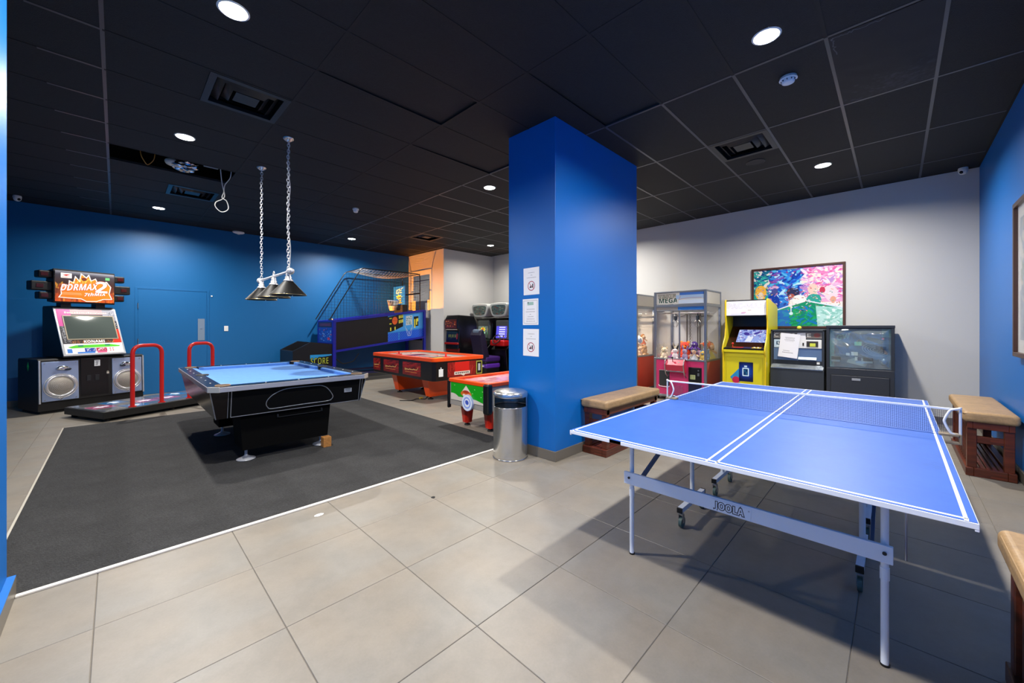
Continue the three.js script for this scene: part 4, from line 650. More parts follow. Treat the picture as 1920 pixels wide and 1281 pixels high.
// ================================================================ BASKETBALL GAME
{
  const t = thing('basketball_game', 'blue basketball arcade game with black net cage along the back wall', 'arcade machine', [4.83, 0, -9.87]);
  const blue = mat(0x1a22a8, 0.35), X0 = -1.24, X1 = 1.22, ZN = 0.47;
  const yT = x => 1.49 + (1.81 - 1.49) * (x - X0) / (X1 - X0), yB = x => 0.73 + (1.02 - 0.73) * (x - X0) / (X1 - X0);
  const art = ctex(1024, 512, (c, w, h) => {
    c.fillStyle = '#4cb0ff'; c.fillRect(0, 0, w, h); c.fillStyle = '#0a0a0a'; c.beginPath(); c.moveTo(0, 40); c.lineTo(420, 10); c.lineTo(420, 250); c.lineTo(150, 310); c.lineTo(0, 330); c.fill();
    c.fillStyle = '#0a0a0a'; c.fillRect(730, 90, 140, 190); c.fillStyle = '#fff650'; for (const [x, y] of [[300, 30], [345, 26], [390, 22], [300, 120], [345, 116], [390, 112], [60, 240], [180, 235], [745, 140], [800, 135], [835, 130], [745, 200], [800, 195], [745, 245]]) c.fillRect(x, y, 32, 62);
    c.fillStyle = '#ff6a28'; c.beginPath(); c.arc(190, 120, 74, 0, 7); c.fill(); c.strokeStyle = '#b03a10'; c.lineWidth = 6; c.beginPath(); c.moveTo(120, 110); c.lineTo(262, 130); c.stroke(); c.fillStyle = '#e9e23a'; c.fillRect(40, 60, 70, 20); c.fillRect(40, 160, 60, 20);
    c.fillStyle = '#1a48e0'; c.fillRect(0, 340, w, 172); c.strokeStyle = '#40a0ff'; c.lineWidth = 5; for (let i = -8; i < 26; i++) { c.beginPath(); c.moveTo(i * 48, 512); c.lineTo(i * 48 + 170, 340); c.moveTo(i * 48, 340); c.lineTo(i * 48 + 170, 512); c.stroke(); } c.fillStyle = '#38a0f0'; c.fillRect(0, 322, w, 22); c.fillRect(290, 330, 26, 160);
    c.fillStyle = '#d8e6ea'; c.fillRect(500, 60, 190, 180); c.fillStyle = '#3a8a8e'; for (let i = 0; i < 26; i++) c.fillRect(510 + rnd() * 150, 70 + rnd() * 150, 26, 10); c.strokeStyle = '#dfeaf0'; c.lineWidth = 8; c.beginPath(); c.moveTo(480, 250); c.lineTo(560, 440); c.lineTo(640, 440); c.lineTo(700, 240); c.moveTo(510, 300); c.lineTo(620, 420); c.moveTo(670, 300); c.lineTo(570, 420); c.stroke();
  });
  for (const s of [1, -1]) {
    const quad = (xa, xb, pad, z, th) => { const g = new THREE.BoxGeometry(1, 1, th), p = g.attributes.position; for (let i = 0; i < p.count; i++) { const x = p.getX(i) < 0 ? xa : xb, top = p.getY(i) > 0; p.setXYZ(i, x, top ? yT(x) - pad : yB(x) + pad, p.getZ(i) + z); } g.computeVertexNormals(); return g; };
    const xs = 0.13;
    mesh('side_panel', quad(X0 + 0.03, xs, 0.03, s * (ZN - 0.02), 0.012), mat(0x0b0809, 0.4), t);
    mesh('side_print', quad(xs, X1 - 0.02, 0.03, s * (ZN - 0.02), 0.012), printed(art, 0.35), t);
    mesh('side_rail', [Bar([X0, yT(X0) - 0.025, s * ZN], [X1, yT(X1) - 0.025, s * ZN], 0.055, 0.055), Bar([X0, yB(X0) + 0.025, s * ZN], [X1, yB(X1) + 0.025, s * ZN], 0.05, 0.05)], blue, t);
    mesh('front_post', box(X0 - 0.035, X0 + 0.035, 0, 1.5, s * ZN - 0.035, s * ZN + 0.035, 0.006), blue, t);
    mesh('rear_post', box(X1 - 0.035, X1 + 0.035, 0, 1.8, s * ZN - 0.035, s * ZN + 0.035, 0.006), blue, t);
    // cage tubes
    mesh('cage_bar', [Tube([[X0 - 0.09, 1.52, s * ZN], [X0 + 0.66, 2.79, s * ZN], [1.08, 2.79, s * ZN], [1.08, yT(1.08), s * ZN]], 0.013, { round: 0.09, seg: 90 })], mat(0x15161a, 0.35, 0.4), t);
  }
  mesh('cage_cross_bar', [Rod([X0 + 0.7, 2.79, -ZN], [X0 + 0.7, 2.79, ZN], 0.011), Rod([1.08, 2.79, -ZN], [1.08, 2.79, ZN], 0.011), Rod([1.08, 2.26, -ZN], [1.08, 2.26, ZN], 0.02)], mat(0x15161a, 0.35, 0.4), t);
  // netting
  const net = [], xl = y => X0 - 0.09 + (y - 1.52) / (2.79 - 1.52) * 0.75;
  for (const s of [1, -1]) {
    for (let x = X0; x < 1.07; x += 0.075) { const top = x < X0 + 0.66 ? 1.52 + (x - X0 + 0.09) / 0.75 * 1.27 : 2.79; if (top - yT(x) > 0.05) net.push(Rod([x, yT(x), s * ZN], [x, top, s * ZN], 0.0022, 4)); }
    for (let y = 1.6; y < 2.78; y += 0.075) { const a = Math.max(xl(y), y < 1.81 ? X0 + (y - 1.49) / 0.32 * (X1 - X0) - 2.46 : -9); const b = y < 1.8 ? Math.min(1.08, X0 + (y - 1.49) / 0.32 * (X1 - X0)) : 1.08; if (b > a) net.push(Rod([a, y, s * ZN], [b, y, s * ZN], 0.0022, 4)); }
  }
  mesh('side_net', net, mat(0x1c2026, 0.8), t).userData.kind = 'stuff';
  { // the top net sags
    const top = []; const sag = (x, z) => 2.785 - 0.14 * (1 - (z / ZN) ** 2) * Math.sin((x - X0 - 0.6) / 1.75 * PI);
    for (let i = 0; i <= 14; i++) { const z = -ZN + 2 * ZN * i / 14, pts = []; for (let k = 0; k <= 8; k++) { const x = X0 + 0.68 + k * 0.205; pts.push([x, sag(x, z), z]); } top.push(Tube(pts, 0.003, { seg: 16, rs: 4 })); }
    for (let k = 0; k <= 20; k++) { const x = X0 + 0.68 + k * 0.082, pts = []; for (let i = 0; i <= 6; i++) { const z = -ZN + 2 * ZN * i / 6; pts.push([x, sag(x, z), z]); } top.push(Tube(pts, 0.003, { seg: 10, rs: 4 })); }
    mesh('top_net', top, mat(0x8a8480, 0.8), t).userData.kind = 'stuff';
  }
  const ramp = new THREE.BoxGeometry(X1 - X0, 0.02, 2 * ZN - 0.06); mesh('ball_ramp', ramp.rotateZ(Math.atan2(0.29, X1 - X0)).translate(0, 0.9, 0), mat(0x1b1b22, 0.6), t);
  mesh('rear_board', box(X1 - 0.06, X1 - 0.04, 0.95, 1.78, -ZN + 0.04, ZN - 0.04), mat(0x14163a, 0.5), t);
  mesh('under_rail', [Bar([X0, 0.2, -ZN], [X1, 0.2, -ZN], 0.05, 0.05), Bar([X0, 0.2, ZN], [X1, 0.2, ZN], 0.05, 0.05)], mat(0x10144a, 0.4), t);
  mesh('power_cable', Tube([[X0 + 0.02, 0.6, ZN], [X0 + 0.2, 0.46, ZN], [X0 + 0.45, 0.5, ZN], [X0 + 0.6, 0.68, ZN - 0.02]], 0.012, { seg: 30 }), rubber, t);
  // front console
  const ct = ctex(256, 256, (c) => { c.fillStyle = '#1d49b8'; c.fillRect(0, 0, 256, 256); c.fillStyle = '#241f4a'; c.fillRect(0, 0, 256, 66); c.fillStyle = '#5a2a4e'; c.fillRect(20, 14, 216, 36); for (let i = 0; i < 60; i++) { c.fillStyle = ['#3f7fe0', '#2a5fd0', '#7fb0f0', '#b8405a', '#17307a'][rnd() * 5 | 0]; c.fillRect(rnd() * 240, 76 + rnd() * 160, rr(6, 28), rr(5, 16)); } c.fillStyle = '#d03a5a'; c.fillRect(180, 190, 40, 30); });
  const cs = mesh('console', box(X0 - 0.03, X0 + 0.05, 0.93, 1.49, -ZN + 0.03, ZN - 0.03, 0.006), blue, t);
  board('console_print', 0.84, 0.5, printed(ct, 0.3), cs, [X0 - 0.033, 1.2, 0], [0, -PI / 2, 0]);
  // ball hopper in front
  const hp = mesh('ball_hopper', [new THREE.ExtrudeGeometry(shapeOf([[-2.12, 0], [-2.12, 0.8], [-2.08, 0.82], [-1.75, 0.99], [-1.28, 0.93], [-1.28, 0]]), { depth: 0.04, bevelEnabled: false }).translate(0, 0, 0.43), new THREE.ExtrudeGeometry(shapeOf([[-2.12, 0], [-2.12, 0.8], [-2.08, 0.82], [-1.75, 0.99], [-1.28, 0.93], [-1.28, 0]]), { depth: 0.04, bevelEnabled: false }).translate(0, 0, -0.47), box(-2.12, -2.08, 0, 0.8, -0.43, 0.43), box(-2.08, -1.28, 0.48, 0.5, -0.43, 0.43), box(-1.34, -1.3, 0.5, 0.9, -0.43, 0.43)], mat(0x0d0d0f, 0.4), t); hp.userData.label = 'black ball return hopper';
  const st = ctex(512, 256, (c) => { c.fillStyle = '#2ea4ea'; c.fillRect(0, 0, 512, 256); c.fillStyle = '#0c0c0e'; c.beginPath(); c.moveTo(0, 256); c.lineTo(0, 70); c.lineTo(60, 96); c.lineTo(150, 84); c.lineTo(200, 40); c.lineTo(300, 44); c.lineTo(512, 24); c.lineTo(512, 256); c.fill(); c.font = 'bold 165px sans-serif'; c.fillStyle = '#d6e44a'; c.strokeStyle = '#0c0c0e'; c.lineWidth = 10; c.save(); c.scale(0.86, 1); c.fillText('SCORE', 6, 175); c.strokeText('SCORE', 6, 175); c.restore(); });
  board('hopper_sticker', 0.47, 0.32, printed(st, 0.35), hp, [-1.53, 0.54, 0.472], [0, 0, 0]);
  // backboard and hoop, with an added warm spotlight
  const sg = ctex(256, 300, (c) => { c.fillStyle = '#1f6fc0'; c.fillRect(0, 0, 256, 300); c.lineCap = 'round'; c.lineJoin = 'round'; const zig = (p, col, w) => { c.strokeStyle = '#123a78'; c.lineWidth = w + 9; for (const k of [0, 1]) { if (k) { c.strokeStyle = col; c.lineWidth = w; } c.beginPath(); p.forEach((q, i) => i ? c.lineTo(...q) : c.moveTo(...q)); c.stroke(); } }; zig([[120, 50], [80, 60], [70, 110], [115, 112], [115, 85]], '#dfe8b0', 14); zig([[140, 40], [150, 105], [190, 100]], '#dfe8b0', 14); zig([[150, 70], [185, 62]], '#dfe8b0', 12); zig([[170, 40], [225, 26]], '#b8dce8', 12); c.fillStyle = '#e2da3a'; c.beginPath(); for (let i = 0; i < 14; i++) { const q = i / 14 * 2 * PI, r = i % 2 ? 44 : 80; c.lineTo(130 + r * Math.cos(q), 175 + r * 0.6 * Math.sin(q)); } c.fill(); zig([[110, 190], [170, 180]], '#7a5a20', 8); zig([[120, 235], [180, 225], [130, 275], [190, 268]], '#e2c83a', 14); });
  const bb = mesh('backboard', B(0.03, 0.52, 0.62, 0.72, 2.2, 0, 0.006), mat(0x1b63b4, 0.4), t); board('backboard_print', 0.6, 0.5, printed(sg, 0.4), bb, [0.703, 2.2, 0], [0, -PI / 2, 0]);
  mesh('score_box', box(0.68, 0.84, 1.62, 1.94, -0.22, 0.22, 0.006), blackSoft, t);
  const hoop = mesh('hoop', Tor(0.15, 0.009, 0, 0, 0, 32, 8).rotateX(PI / 2).translate(0.52, 2.05, 0), mat(0x6a8fc0, 0.4), t);
  mesh('hoop_net', (() => { const l = []; for (let i = 0; i < 14; i++) { const a = i / 14 * 2 * PI, b = (i + 1) / 14 * 2 * PI, c = (i - 1) / 14 * 2 * PI; for (const q of [b, c]) l.push(Rod([0.52 + 0.15 * Math.cos(a), 2.05, 0.15 * Math.sin(a)], [0.52 + 0.1 * Math.cos(q), 1.82, 0.1 * Math.sin(q)], 0.003, 4)); } return l; })(), mat(0x9a9890, 0.8), hoop);
  mesh('hoop_tray', [Lathe([[0.0001, 0], [0.085, 0.0], [0.1, 0.12], [0.095, 0.12], [0.08, 0.01]], 24).translate(0.52, 1.78, 0)], mat(0xe6c8a2, 0.5), hoop);
  // added spotlight on the console: makes the orange wall patch, real source unseen
  const lamp = mesh('added_spot_housing', [Cyl(0.03, 0.03, 0.08, 0, 0, 0, 20).rotateZ(PI / 2 - 0.3).translate(X0 + 0.11, 1.5, -0.05), B0(0.02, 0.05, 0.02, X0 + 0.09, 1.47, -0.05)], black, t); lamp.userData.label = 'added black spotlight housing';
  mesh('added_spot_lens', Cyl(0.026, 0.026, 0.004, 0, 0, 0, 20).rotateZ(PI / 2 - 0.3).translate(X0 + 0.152, 1.513, -0.05), new THREE.MeshStandardMaterial({ color: 0xffe2b0, emissive: 0xffa040, emissiveIntensity: 3 }), lamp);
  const wl = new THREE.SpotLight(0xff9a30, 55, 0, 0.5, 0.3, 2); wl.position.set(X0 + 0.165, 1.517, -0.05); wl.target.position.set(1.41, 2.45, 0.15); t.add(wl); t.add(wl.target);
}

// ================================================================ AIR HOCKEY TABLES
function roundedRect(a, l, r) { const s = new THREE.Shape(); s.moveTo(-a + r, -l); s.lineTo(a - r, -l); s.quadraticCurveTo(a, -l, a, -l + r); s.lineTo(a, l - r); s.quadraticCurveTo(a, l, a - r, l); s.lineTo(-a + r, l); s.quadraticCurveTo(-a, l, -a, l - r); s.lineTo(-a, -l + r); s.quadraticCurveTo(-a, -l, -a + r, -l); return s; }
const rim = (a, l, r, w, y0, y1) => { const s = roundedRect(a, l, r), h = new THREE.Path(); [[-a + w, -l + w], [-a + w, l - w], [a - w, l - w], [a - w, -l + w]].forEach((p, i) => i ? h.lineTo(...p) : h.moveTo(...p)); h.closePath(); s.holes.push(h); return new THREE.ExtrudeGeometry(s, { depth: y1 - y0 - 0.016, bevelEnabled: true, bevelSize: 0.006, bevelThickness: 0.008, bevelSegments: 2, curveSegments: 10 }).rotateX(-PI / 2).translate(0, y0 + 0.008, 0); };
const orange = mat(0xf04f12, 0.3);
{
  const A = 0.575, L = 1.13, t = thing('air_hockey_table', 'large air hockey table with orange rim and orange trestle legs', 'air hockey', [4.375, 0, -6.75]);
  mesh('rim', rim(A, L, 0.07, 0.085, 0.735, 0.8), orange, t);
  mesh('inner_wall', rim(A - 0.075, L - 0.075, 0.02, 0.02, 0.735, 0.77), mat(0xb8b2aa, 0.3, 0.5), t);
  const st = ctex(256, 512, (c) => { c.fillStyle = '#c9ccc8'; c.fillRect(0, 0, 256, 512); c.strokeStyle = '#c8301e'; c.lineWidth = 8; c.beginPath(); c.arc(128, 256, 60, 0, 7); c.moveTo(0, 256); c.lineTo(256, 256); c.moveTo(60, 0); c.arc(128, 0, 66, PI, 0, true); c.moveTo(62, 512); c.arc(128, 512, 66, PI, 0); c.stroke(); c.fillStyle = '#1a1a1c'; for (const y of [120, 330]) c.fillRect(60, y, 136, 70); c.fillStyle = '#60635f'; for (let i = 0; i < 12; i++) for (let j = 0; j < 24; j++) c.fillRect(10 + i * 21, 8 + j * 21, 2, 2); });
  const ps = new THREE.PlaneGeometry(2 * A - 0.14, 2 * L - 0.14).rotateX(-PI / 2).translate(0, 0.752, 0); mesh('playing_surface', [box(-A + 0.07, A - 0.07, 0.73, 0.751, -L + 0.07, L - 0.07)], mat(0x999999, 0.4), t); mesh('surface_print', ps, printed(st, 0.15), t);
  mesh('body', Plan([[-A + 0.05, -L], [A - 0.05, -L], [A, -L + 0.05], [A, L - 0.05], [A - 0.05, L], [-A + 0.05, L], [-A, L - 0.05], [-A, -L + 0.05]].map(p => [p[0] * 0.985, p[1] * 0.99]), 0.4, 0.74, 0.006), mat(0x120d0d, 0.3), t);
  const sp = ctex(512, 256, (c) => { c.fillStyle = '#7a1410'; c.fillRect(0, 0, 512, 256); for (let i = 0; i < 60; i++) { c.fillStyle = ['#a51c14', '#5c0c0c', '#8c1a12'][i % 3]; c.beginPath(); c.ellipse(rnd() * 512, rnd() * 256, rr(30, 120), rr(4, 18), -0.15, 0, 7); c.fill(); } c.strokeStyle = '#e9c470'; c.lineWidth = 12; c.lineCap = 'round'; c.beginPath(); c.moveTo(70, 120); c.quadraticCurveTo(60, 170, 90, 150); for (let i = 0; i < 9; i++) c.quadraticCurveTo(100 + i * 36, 110 + (i % 3) * 14, 118 + i * 36, 152 - i * 2); c.lineTo(440, 90); c.stroke(); c.fillStyle = '#d88a40'; c.fillRect(70, 186, 330, 9); });
  for (const [z, w] of [[-0.93, 0.3], [-0.34, 0.6], [0.42, 0.62]]) for (const s of [-1, 1]) { const g = board('side_panel', w, 0.24, printed(sp, 0.3), t, [s * (A * 0.985 + 0.006), 0.57, z], [0, s * PI / 2, 0], 0.008); }
  const ep = ctex(512, 256, (c) => { c.fillStyle = '#8c1612'; c.fillRect(0, 0, 512, 256); for (let i = 0; i < 26; i++) { c.strokeStyle = '#c8352a'; c.lineWidth = 7; c.beginPath(); const x = rnd() * 512; c.moveTo(x, rnd() * 256); c.lineTo(x + rr(-50, 50), rnd() * 256); c.stroke(); } c.fillStyle = '#d81f18'; c.fillRect(120, 0, 250, 190); c.fillStyle = '#e8dccb'; c.fillRect(110, 170, 270, 56); c.beginPath(); c.moveTo(220, 226); c.lineTo(270, 256); c.lineTo(300, 226); c.fill(); c.fillStyle = '#4a2a26'; for (let i = 0; i < 7; i++) c.fillRect(130 + i * 34, 186, 22, 22); });
  for (const s of [-1, 1]) {
    const e = board('end_panel', 0.68, 0.26, printed(ep, 0.3), t, [s * 0.06, 0.58, s * (L * 0.99 + 0.006)], [0, s > 0 ? 0 : PI, 0], 0.008);
    const cm = mesh('coin_mechanism', [B(0.15, 0.25, 0.02, s * 0.44, 0.58, s * (L * 0.99 + 0.008), 0.004)], black, t); mesh('mechanism_frame', [[0, 0.115, 0.14, 0.012], [0, -0.115, 0.14, 0.012], [-0.065, 0, 0.012, 0.23], [0.065, 0, 0.012, 0.23]].map(q => B0(q[2], q[3], 0.006, s * 0.44 + q[0], 0.58 + q[1], s * (L * 0.99 + 0.02))), mat(0xc9c24a, 0.4), cm); mesh('coin_plate', B0(0.05, 0.13, 0.006, s * 0.44, 0.585, s * (L * 0.99 + 0.02)), mat(0xb8bcc0, 0.4), cm);
  }
  mesh('price_tag', [B0(0.09, 0.13, 0.006, -0.42, 0.54, L * 0.99 + 0.008), B0(0.015, 0.03, 0.006, -0.42, 0.62, L * 0.99 + 0.008)], paper, t);
  mesh('front_badge', B0(0.2, 0.02, 0.08, -A + 0.14, 0.795, L - 0.06), mat(0xe8b818, 0.3), t).userData.label = 'yellow corner badge on the rim';
  for (const z of [-0.52, 0.6]) {
    const g = new THREE.BoxGeometry(0.84, 0.36, 0.2), p = g.attributes.position; for (let i = 0; i < p.count; i++) if (p.getY(i) < 0) { p.setX(i, p.getX(i) * 0.8); p.setZ(i, p.getZ(i) * 0.75); } g.computeVertexNormals();
    const lg = mesh('trestle_leg', g.translate(0, 0.235, z), orange, t); for (const x of [-0.28, 0.28]) mesh('foot', [Cyl(0.018, 0.018, 0.05, x, 0.04, z, 12), Cyl(0.045, 0.055, 0.018, x, 0.009, z, 18)], rubber, lg);
  }
  const mallet = (x, z, label) => { const m = thing('air_hockey_mallet', label, 'mallet', [x, 0.754, z], 0, 'red air hockey mallets'); mesh('disc', Lathe([[0.0001, 0.03], [0.03, 0.03], [0.05, 0.024], [0.06, 0.03], [0.06, 0.004], [0.056, 0.0], [0.0001, 0]], 24), mat(0xd8281c, 0.3), m); mesh('knob', Lathe([[0.0001, 0.085], [0.016, 0.083], [0.02, 0.07], [0.014, 0.03]], 18), mat(0xd8281c, 0.3), m); };
  mallet(4.33, -6.0, 'red mallet on the near half of the large air hockey table'); mallet(4.12, -7.35, 'red mallet on the far half of the large air hockey table');
}
{
  const A = 0.405, L = 0.95, t = thing('air_hockey_table', 'small air hockey table with green end panel half hidden behind the pillar', 'air hockey', [4.15, 0, -3.965], -PI / 2);
  // local +z points west (towards the carpet), +x points south
  mesh('rim', rim(A, L, 0.03, 0.06, 0.6, 0.645), orange, t);
  const st = ctex(128, 256, (c) => { c.fillStyle = '#cf8d94'; c.fillRect(0, 0, 128, 256); for (let i = 0; i < 90; i++) { c.fillStyle = ['#d8a0a8', '#e6c6c8', '#c0707c', '#b8848e'][i % 4]; c.beginPath(); c.ellipse(rnd() * 128, rnd() * 256, rr(6, 30), rr(3, 10), rnd() * 3, 0, 7); c.fill(); } });
  mesh('bed', box(-A + 0.05, A - 0.05, 0.59, 0.612, -L + 0.05, L - 0.05), mat(0x8a8a8a, 0.4), t); mesh('playing_surface', new THREE.PlaneGeometry(2 * A - 0.11, 2 * L - 0.11).rotateX(-PI / 2).translate(0, 0.6135, 0), printed(st, 0.12), t);
  mesh('body', box(-A + 0.02, A - 0.02, 0.29, 0.6, -L + 0.02, L - 0.01, 0.006), mat(0x9c9690, 0.45), t);
  const ep = ctex(512, 256, (c) => { c.fillStyle = '#17a01c'; c.fillRect(0, 0, 512, 256); c.fillStyle = '#d9cfc4'; c.beginPath(); c.moveTo(0, 256); c.lineTo(0, 160); c.quadraticCurveTo(70, 150, 120, 200); c.quadraticCurveTo(260, 190, 380, 200); c.lineTo(512, 240); c.lineTo(512, 256); c.fill(); c.fillStyle = '#9be08a'; for (const [x, y] of [[360, 60], [470, 70], [450, 150], [60, 40], [330, 120]]) { c.beginPath(); c.arc(x, y, 7, 0, 7); c.fill(); } c.fillStyle = '#e9dccb'; c.beginPath(); c.moveTo(170, 120); c.lineTo(235, 20); c.lineTo(300, 110); c.fill(); c.fillStyle = '#d8702a'; c.beginPath(); c.ellipse(235, 140, 80, 44, 0, 0, 7); c.fill(); c.fillStyle = '#b03a20'; c.beginPath(); c.ellipse(235, 112, 46, 22, 0, 0, 7); c.fill(); c.fillStyle = '#f0e4d2'; c.beginPath(); c.ellipse(205, 160, 22, 16, 0, 0, 7); c.ellipse(268, 160, 22, 16, 0, 0, 7); c.fill(); });
  board('end_panel', 2 * A - 0.1, 0.235, printed(ep, 0.35), t, [0, 0.482, L - 0.006], null, 0.008);
  const ds = ctex(256, 256, (c) => { c.fillStyle = '#e6eefc'; c.fillRect(0, 0, 256, 256); c.fillStyle = '#8fa6ee'; c.beginPath(); c.arc(128, 128, 96, 0, 7); c.fill(); c.fillStyle = '#eef2ff'; c.beginPath(); c.arc(128, 128, 70, 0, 7); c.fill(); c.fillStyle = '#4a62c8'; c.beginPath(); c.ellipse(128, 122, 46, 38, 0.3, 0, 7); c.fill(); });
  const dg = mesh('goal_disc', Cyl(0.105, 0.105, 0.03, 0, 0, 0, 36).rotateX(PI / 2).translate(0.02, 0.365, L + 0.008), mat(0xb9c6f2, 0.3), t); mesh('disc_print', new THREE.CircleGeometry(0.1, 36).translate(0.02, 0.365, L + 0.0235), printed(ds, 0.3), dg);
  for (const s of [-1, 1]) for (const b of [1, -1]) {
    const po = mesh('corner_post', s > 0 ? [BB(0.11, 0.38, 0.09, s * (A - 0.03), 0.45, b * (L - 0.02), 0.03)] : [B(0.035, 0.38, 0.05, s * (A - 0.0), 0.43, b * (L - 0.01), 0.012)], mat(0x17181b, 0.25), t);
    const lg = mesh('leg', (() => { const g = new THREE.CylinderGeometry(0.095, 0.062, 0.27, 4, 1).rotateY(PI / 4); return g.translate(s * 0.235, 0.175, b * (L - 0.19)); })(), mat(0xd4240f, 0.35), t); mesh('foot', [Cyl(0.014, 0.014, 0.04, s * 0.235, 0.035, b * (L - 0.19), 12), Cyl(0.036, 0.042, 0.014, s * 0.235, 0.012, b * (L - 0.19), 18)], rubber, lg);
  }
}
{
  const t = thing('power_cable', 'black power cable with small yellow plug on the floor under the large air hockey table', 'cable', [3.95, 0, -6.3]);
  mesh('cable', Tube([[-0.35, 0.008, -0.1], [-0.2, 0.008, 0.06], [-0.05, 0.008, -0.02], [0.06, 0.008, 0.1], [0.2, 0.008, -0.05], [0.45, 0.008, -0.2]], 0.007, { seg: 50 }), rubber, t); mesh('plug', B(0.07, 0.035, 0.04, 0.02, 0.02, 0.02, 0.008), mat(0xb59a3c, 0.5), t);
}

// ================================================================ RACING GAMES
function racer(z, tint, pic, label, withSeat) {
  const t = thing('racing_game', label, 'arcade machine', [7.55, 0, z], -PI / 2, 'sit-down racing games along the right wall');
  const dark = mat(0x0c0c10, 0.3);
  mesh('cabinet', Side([[0.36, 0.1], [0.42, 0.72], [0.24, 0.88], [0.2, 1.42], [0.3, 1.56], [-0.4, 1.62], [-0.44, 1.5], [-0.44, 0.1]], 0.58, 0, 0.01), dark, t);
  mesh('plinth', box(-0.27, 0.27, 0, 0.11, -0.42, 0.32, 0.006), blackSoft, t);
  const oval = (w, h, k) => { const sh = new THREE.Shape(); sh.moveTo(-w * 0.8, h); sh.bezierCurveTo(-w * 1.1, h, -w * 1.02, h * 0.2, -w * 0.82, -h * 0.55); sh.bezierCurveTo(-w * 0.72, -h * 1.02, -w * 0.5, -h, 0, -h); sh.bezierCurveTo(w * 0.5, -h, w * 0.72, -h * 1.02, w * 0.82, -h * 0.55); sh.bezierCurveTo(w * 1.02, h * 0.2, w * 1.1, h, w * 0.8, h); sh.bezierCurveTo(w * 0.4, h * 1.12, -w * 0.4, h * 1.12, -w * 0.8, h); return sh; };
  const hd = mesh('header', new THREE.ExtrudeGeometry(oval(0.32, 0.16), { depth: 0.3, bevelEnabled: true, bevelSize: 0.025, bevelThickness: 0.03, bevelSegments: 3, curveSegments: 10 }).translate(0, 1.78, 0.1), mat(0xb4b7b3, 0.35), t);
  const ht = ctex(256, 128, (c) => { c.fillStyle = '#4d5a55'; c.fillRect(0, 0, 256, 128); for (let i = 0; i < 60; i++) { c.fillStyle = ['#6e3d30', '#38524a', '#7a7f6a', '#2c3432', '#45706a'][i % 5]; c.fillRect(rnd() * 240, rnd() * 120, rr(6, 40), rr(4, 12)); } });
  mesh('header_print', (() => { const g = new THREE.ExtrudeGeometry(oval(0.27, 0.125), { depth: 0.006, bevelEnabled: false, curveSegments: 10 }), p = g.attributes.position, u = g.attributes.uv; for (let i = 0; i < p.count; i++) u.setXY(i, p.getX(i) / 0.6 + 0.5, p.getY(i) / 0.3 + 0.5); return g.translate(0, 1.78, 0.428); })(), printed(ht, 0.15), hd);
  mesh('screen_hood', [BB(0.5, 0.55, 0.12, 0, 1.25, 0.24, 0.05)], mat(0x5c635f, 0.35), t);
  const sc = board('screen', 0.4, 0.46, screenMat(pic, 1.1), t, [0, 1.26, 0.305], [-0.12, 0, 0], 0.012); sc.userData.label = 'lit game screen';
  const dash = mesh('dashboard', BB(0.54, 0.16, 0.28, 0, 0.9, 0.36, 0.04), mat(tint, 0.3), t);
  mesh('steering_wheel', [Tor(0.13, 0.014, 0, 0, 0, 28, 8).rotateX(-0.5).translate(0, 1.0, 0.5), Rod([0, 1.0, 0.5], [0, 0.92, 0.38], 0.025), Bar([-0.13, 1.0, 0.5], [0.13, 1.0, 0.5], 0.02, 0.012)], mat(0x1c1c20, 0.4), dash);
  mesh('shifter', [Rod([0.2, 0.95, 0.42], [0.22, 1.08, 0.45], 0.008), Sph(0.022, 0.22, 1.09, 0.45)], chrome, dash);
  if (withSeat) {
    const purple = mat(0x3a1a66, 0.45), s = new THREE.Group(); s.name = 'seat'; s.position.set(-0.1, 0, 0.83); s.scale.x = 0.88; s.userData.label = 'purple bucket seat'; t.add(s);
    mesh('backrest', [Side([[0.12, 0.5], [0.2, 0.62], [0.3, 1.12], [0.27, 1.22], [0.22, 1.24], [0.16, 1.1], [0.02, 0.56]], 0.46, 0, 0.02)], mat(0x1a1030, 0.45), s);
    mesh('headrest', BB(0.3, 0.16, 0.1, 0, 1.19, 0.25, 0.04), mat(0x6f8296, 0.4), s);
    mesh('seat_cushion', BB(0.5, 0.14, 0.52, 0, 0.5, -0.12, 0.05), purple, s); mesh('seat_base', [box(-0.24, 0.24, 0.06, 0.44, -0.34, 0.14, 0.02), box(-0.3, 0.3, 0, 0.08, -0.45, 0.3, 0.01)], mat(0x0e0c14, 0.4), s);
    const fr = mesh('purple_skirt', BB(0.54, 0.12, 0.5, 0, 0.33, -0.1, 0.04), mat(0x5a2aa0, 0.35), s); mesh('vent_slot', [B0(0.1, 0.03, 0.01, -0.12, 0.33, 0.152), B0(0.1, 0.03, 0.01, 0.12, 0.33, 0.152)], white, fr);
  }
}
const pic1 = ctex(256, 280, (c) => { c.fillStyle = '#5d6a66'; c.fillRect(0, 0, 256, 280); c.fillStyle = '#3d463f'; c.fillRect(0, 190, 256, 90); c.fillStyle = '#e6dc3a'; c.beginPath(); for (let i = 0; i < 16; i++) { const a = i / 16 * 2 * PI, r = i % 2 ? 46 : 96; c.lineTo(130 + r * Math.cos(a), 140 + r * 0.55 * Math.sin(a)); } c.fill(); c.fillStyle = '#e07028'; c.beginPath(); c.arc(130, 140, 30, 0, 7); c.fill(); c.fillStyle = '#38c838'; c.beginPath(); c.ellipse(130, 205, 70, 30, 0, 0, 7); c.fill(); c.fillStyle = '#eef'; c.fillRect(60, 200, 20, 18); c.fillRect(180, 190, 20, 18); });
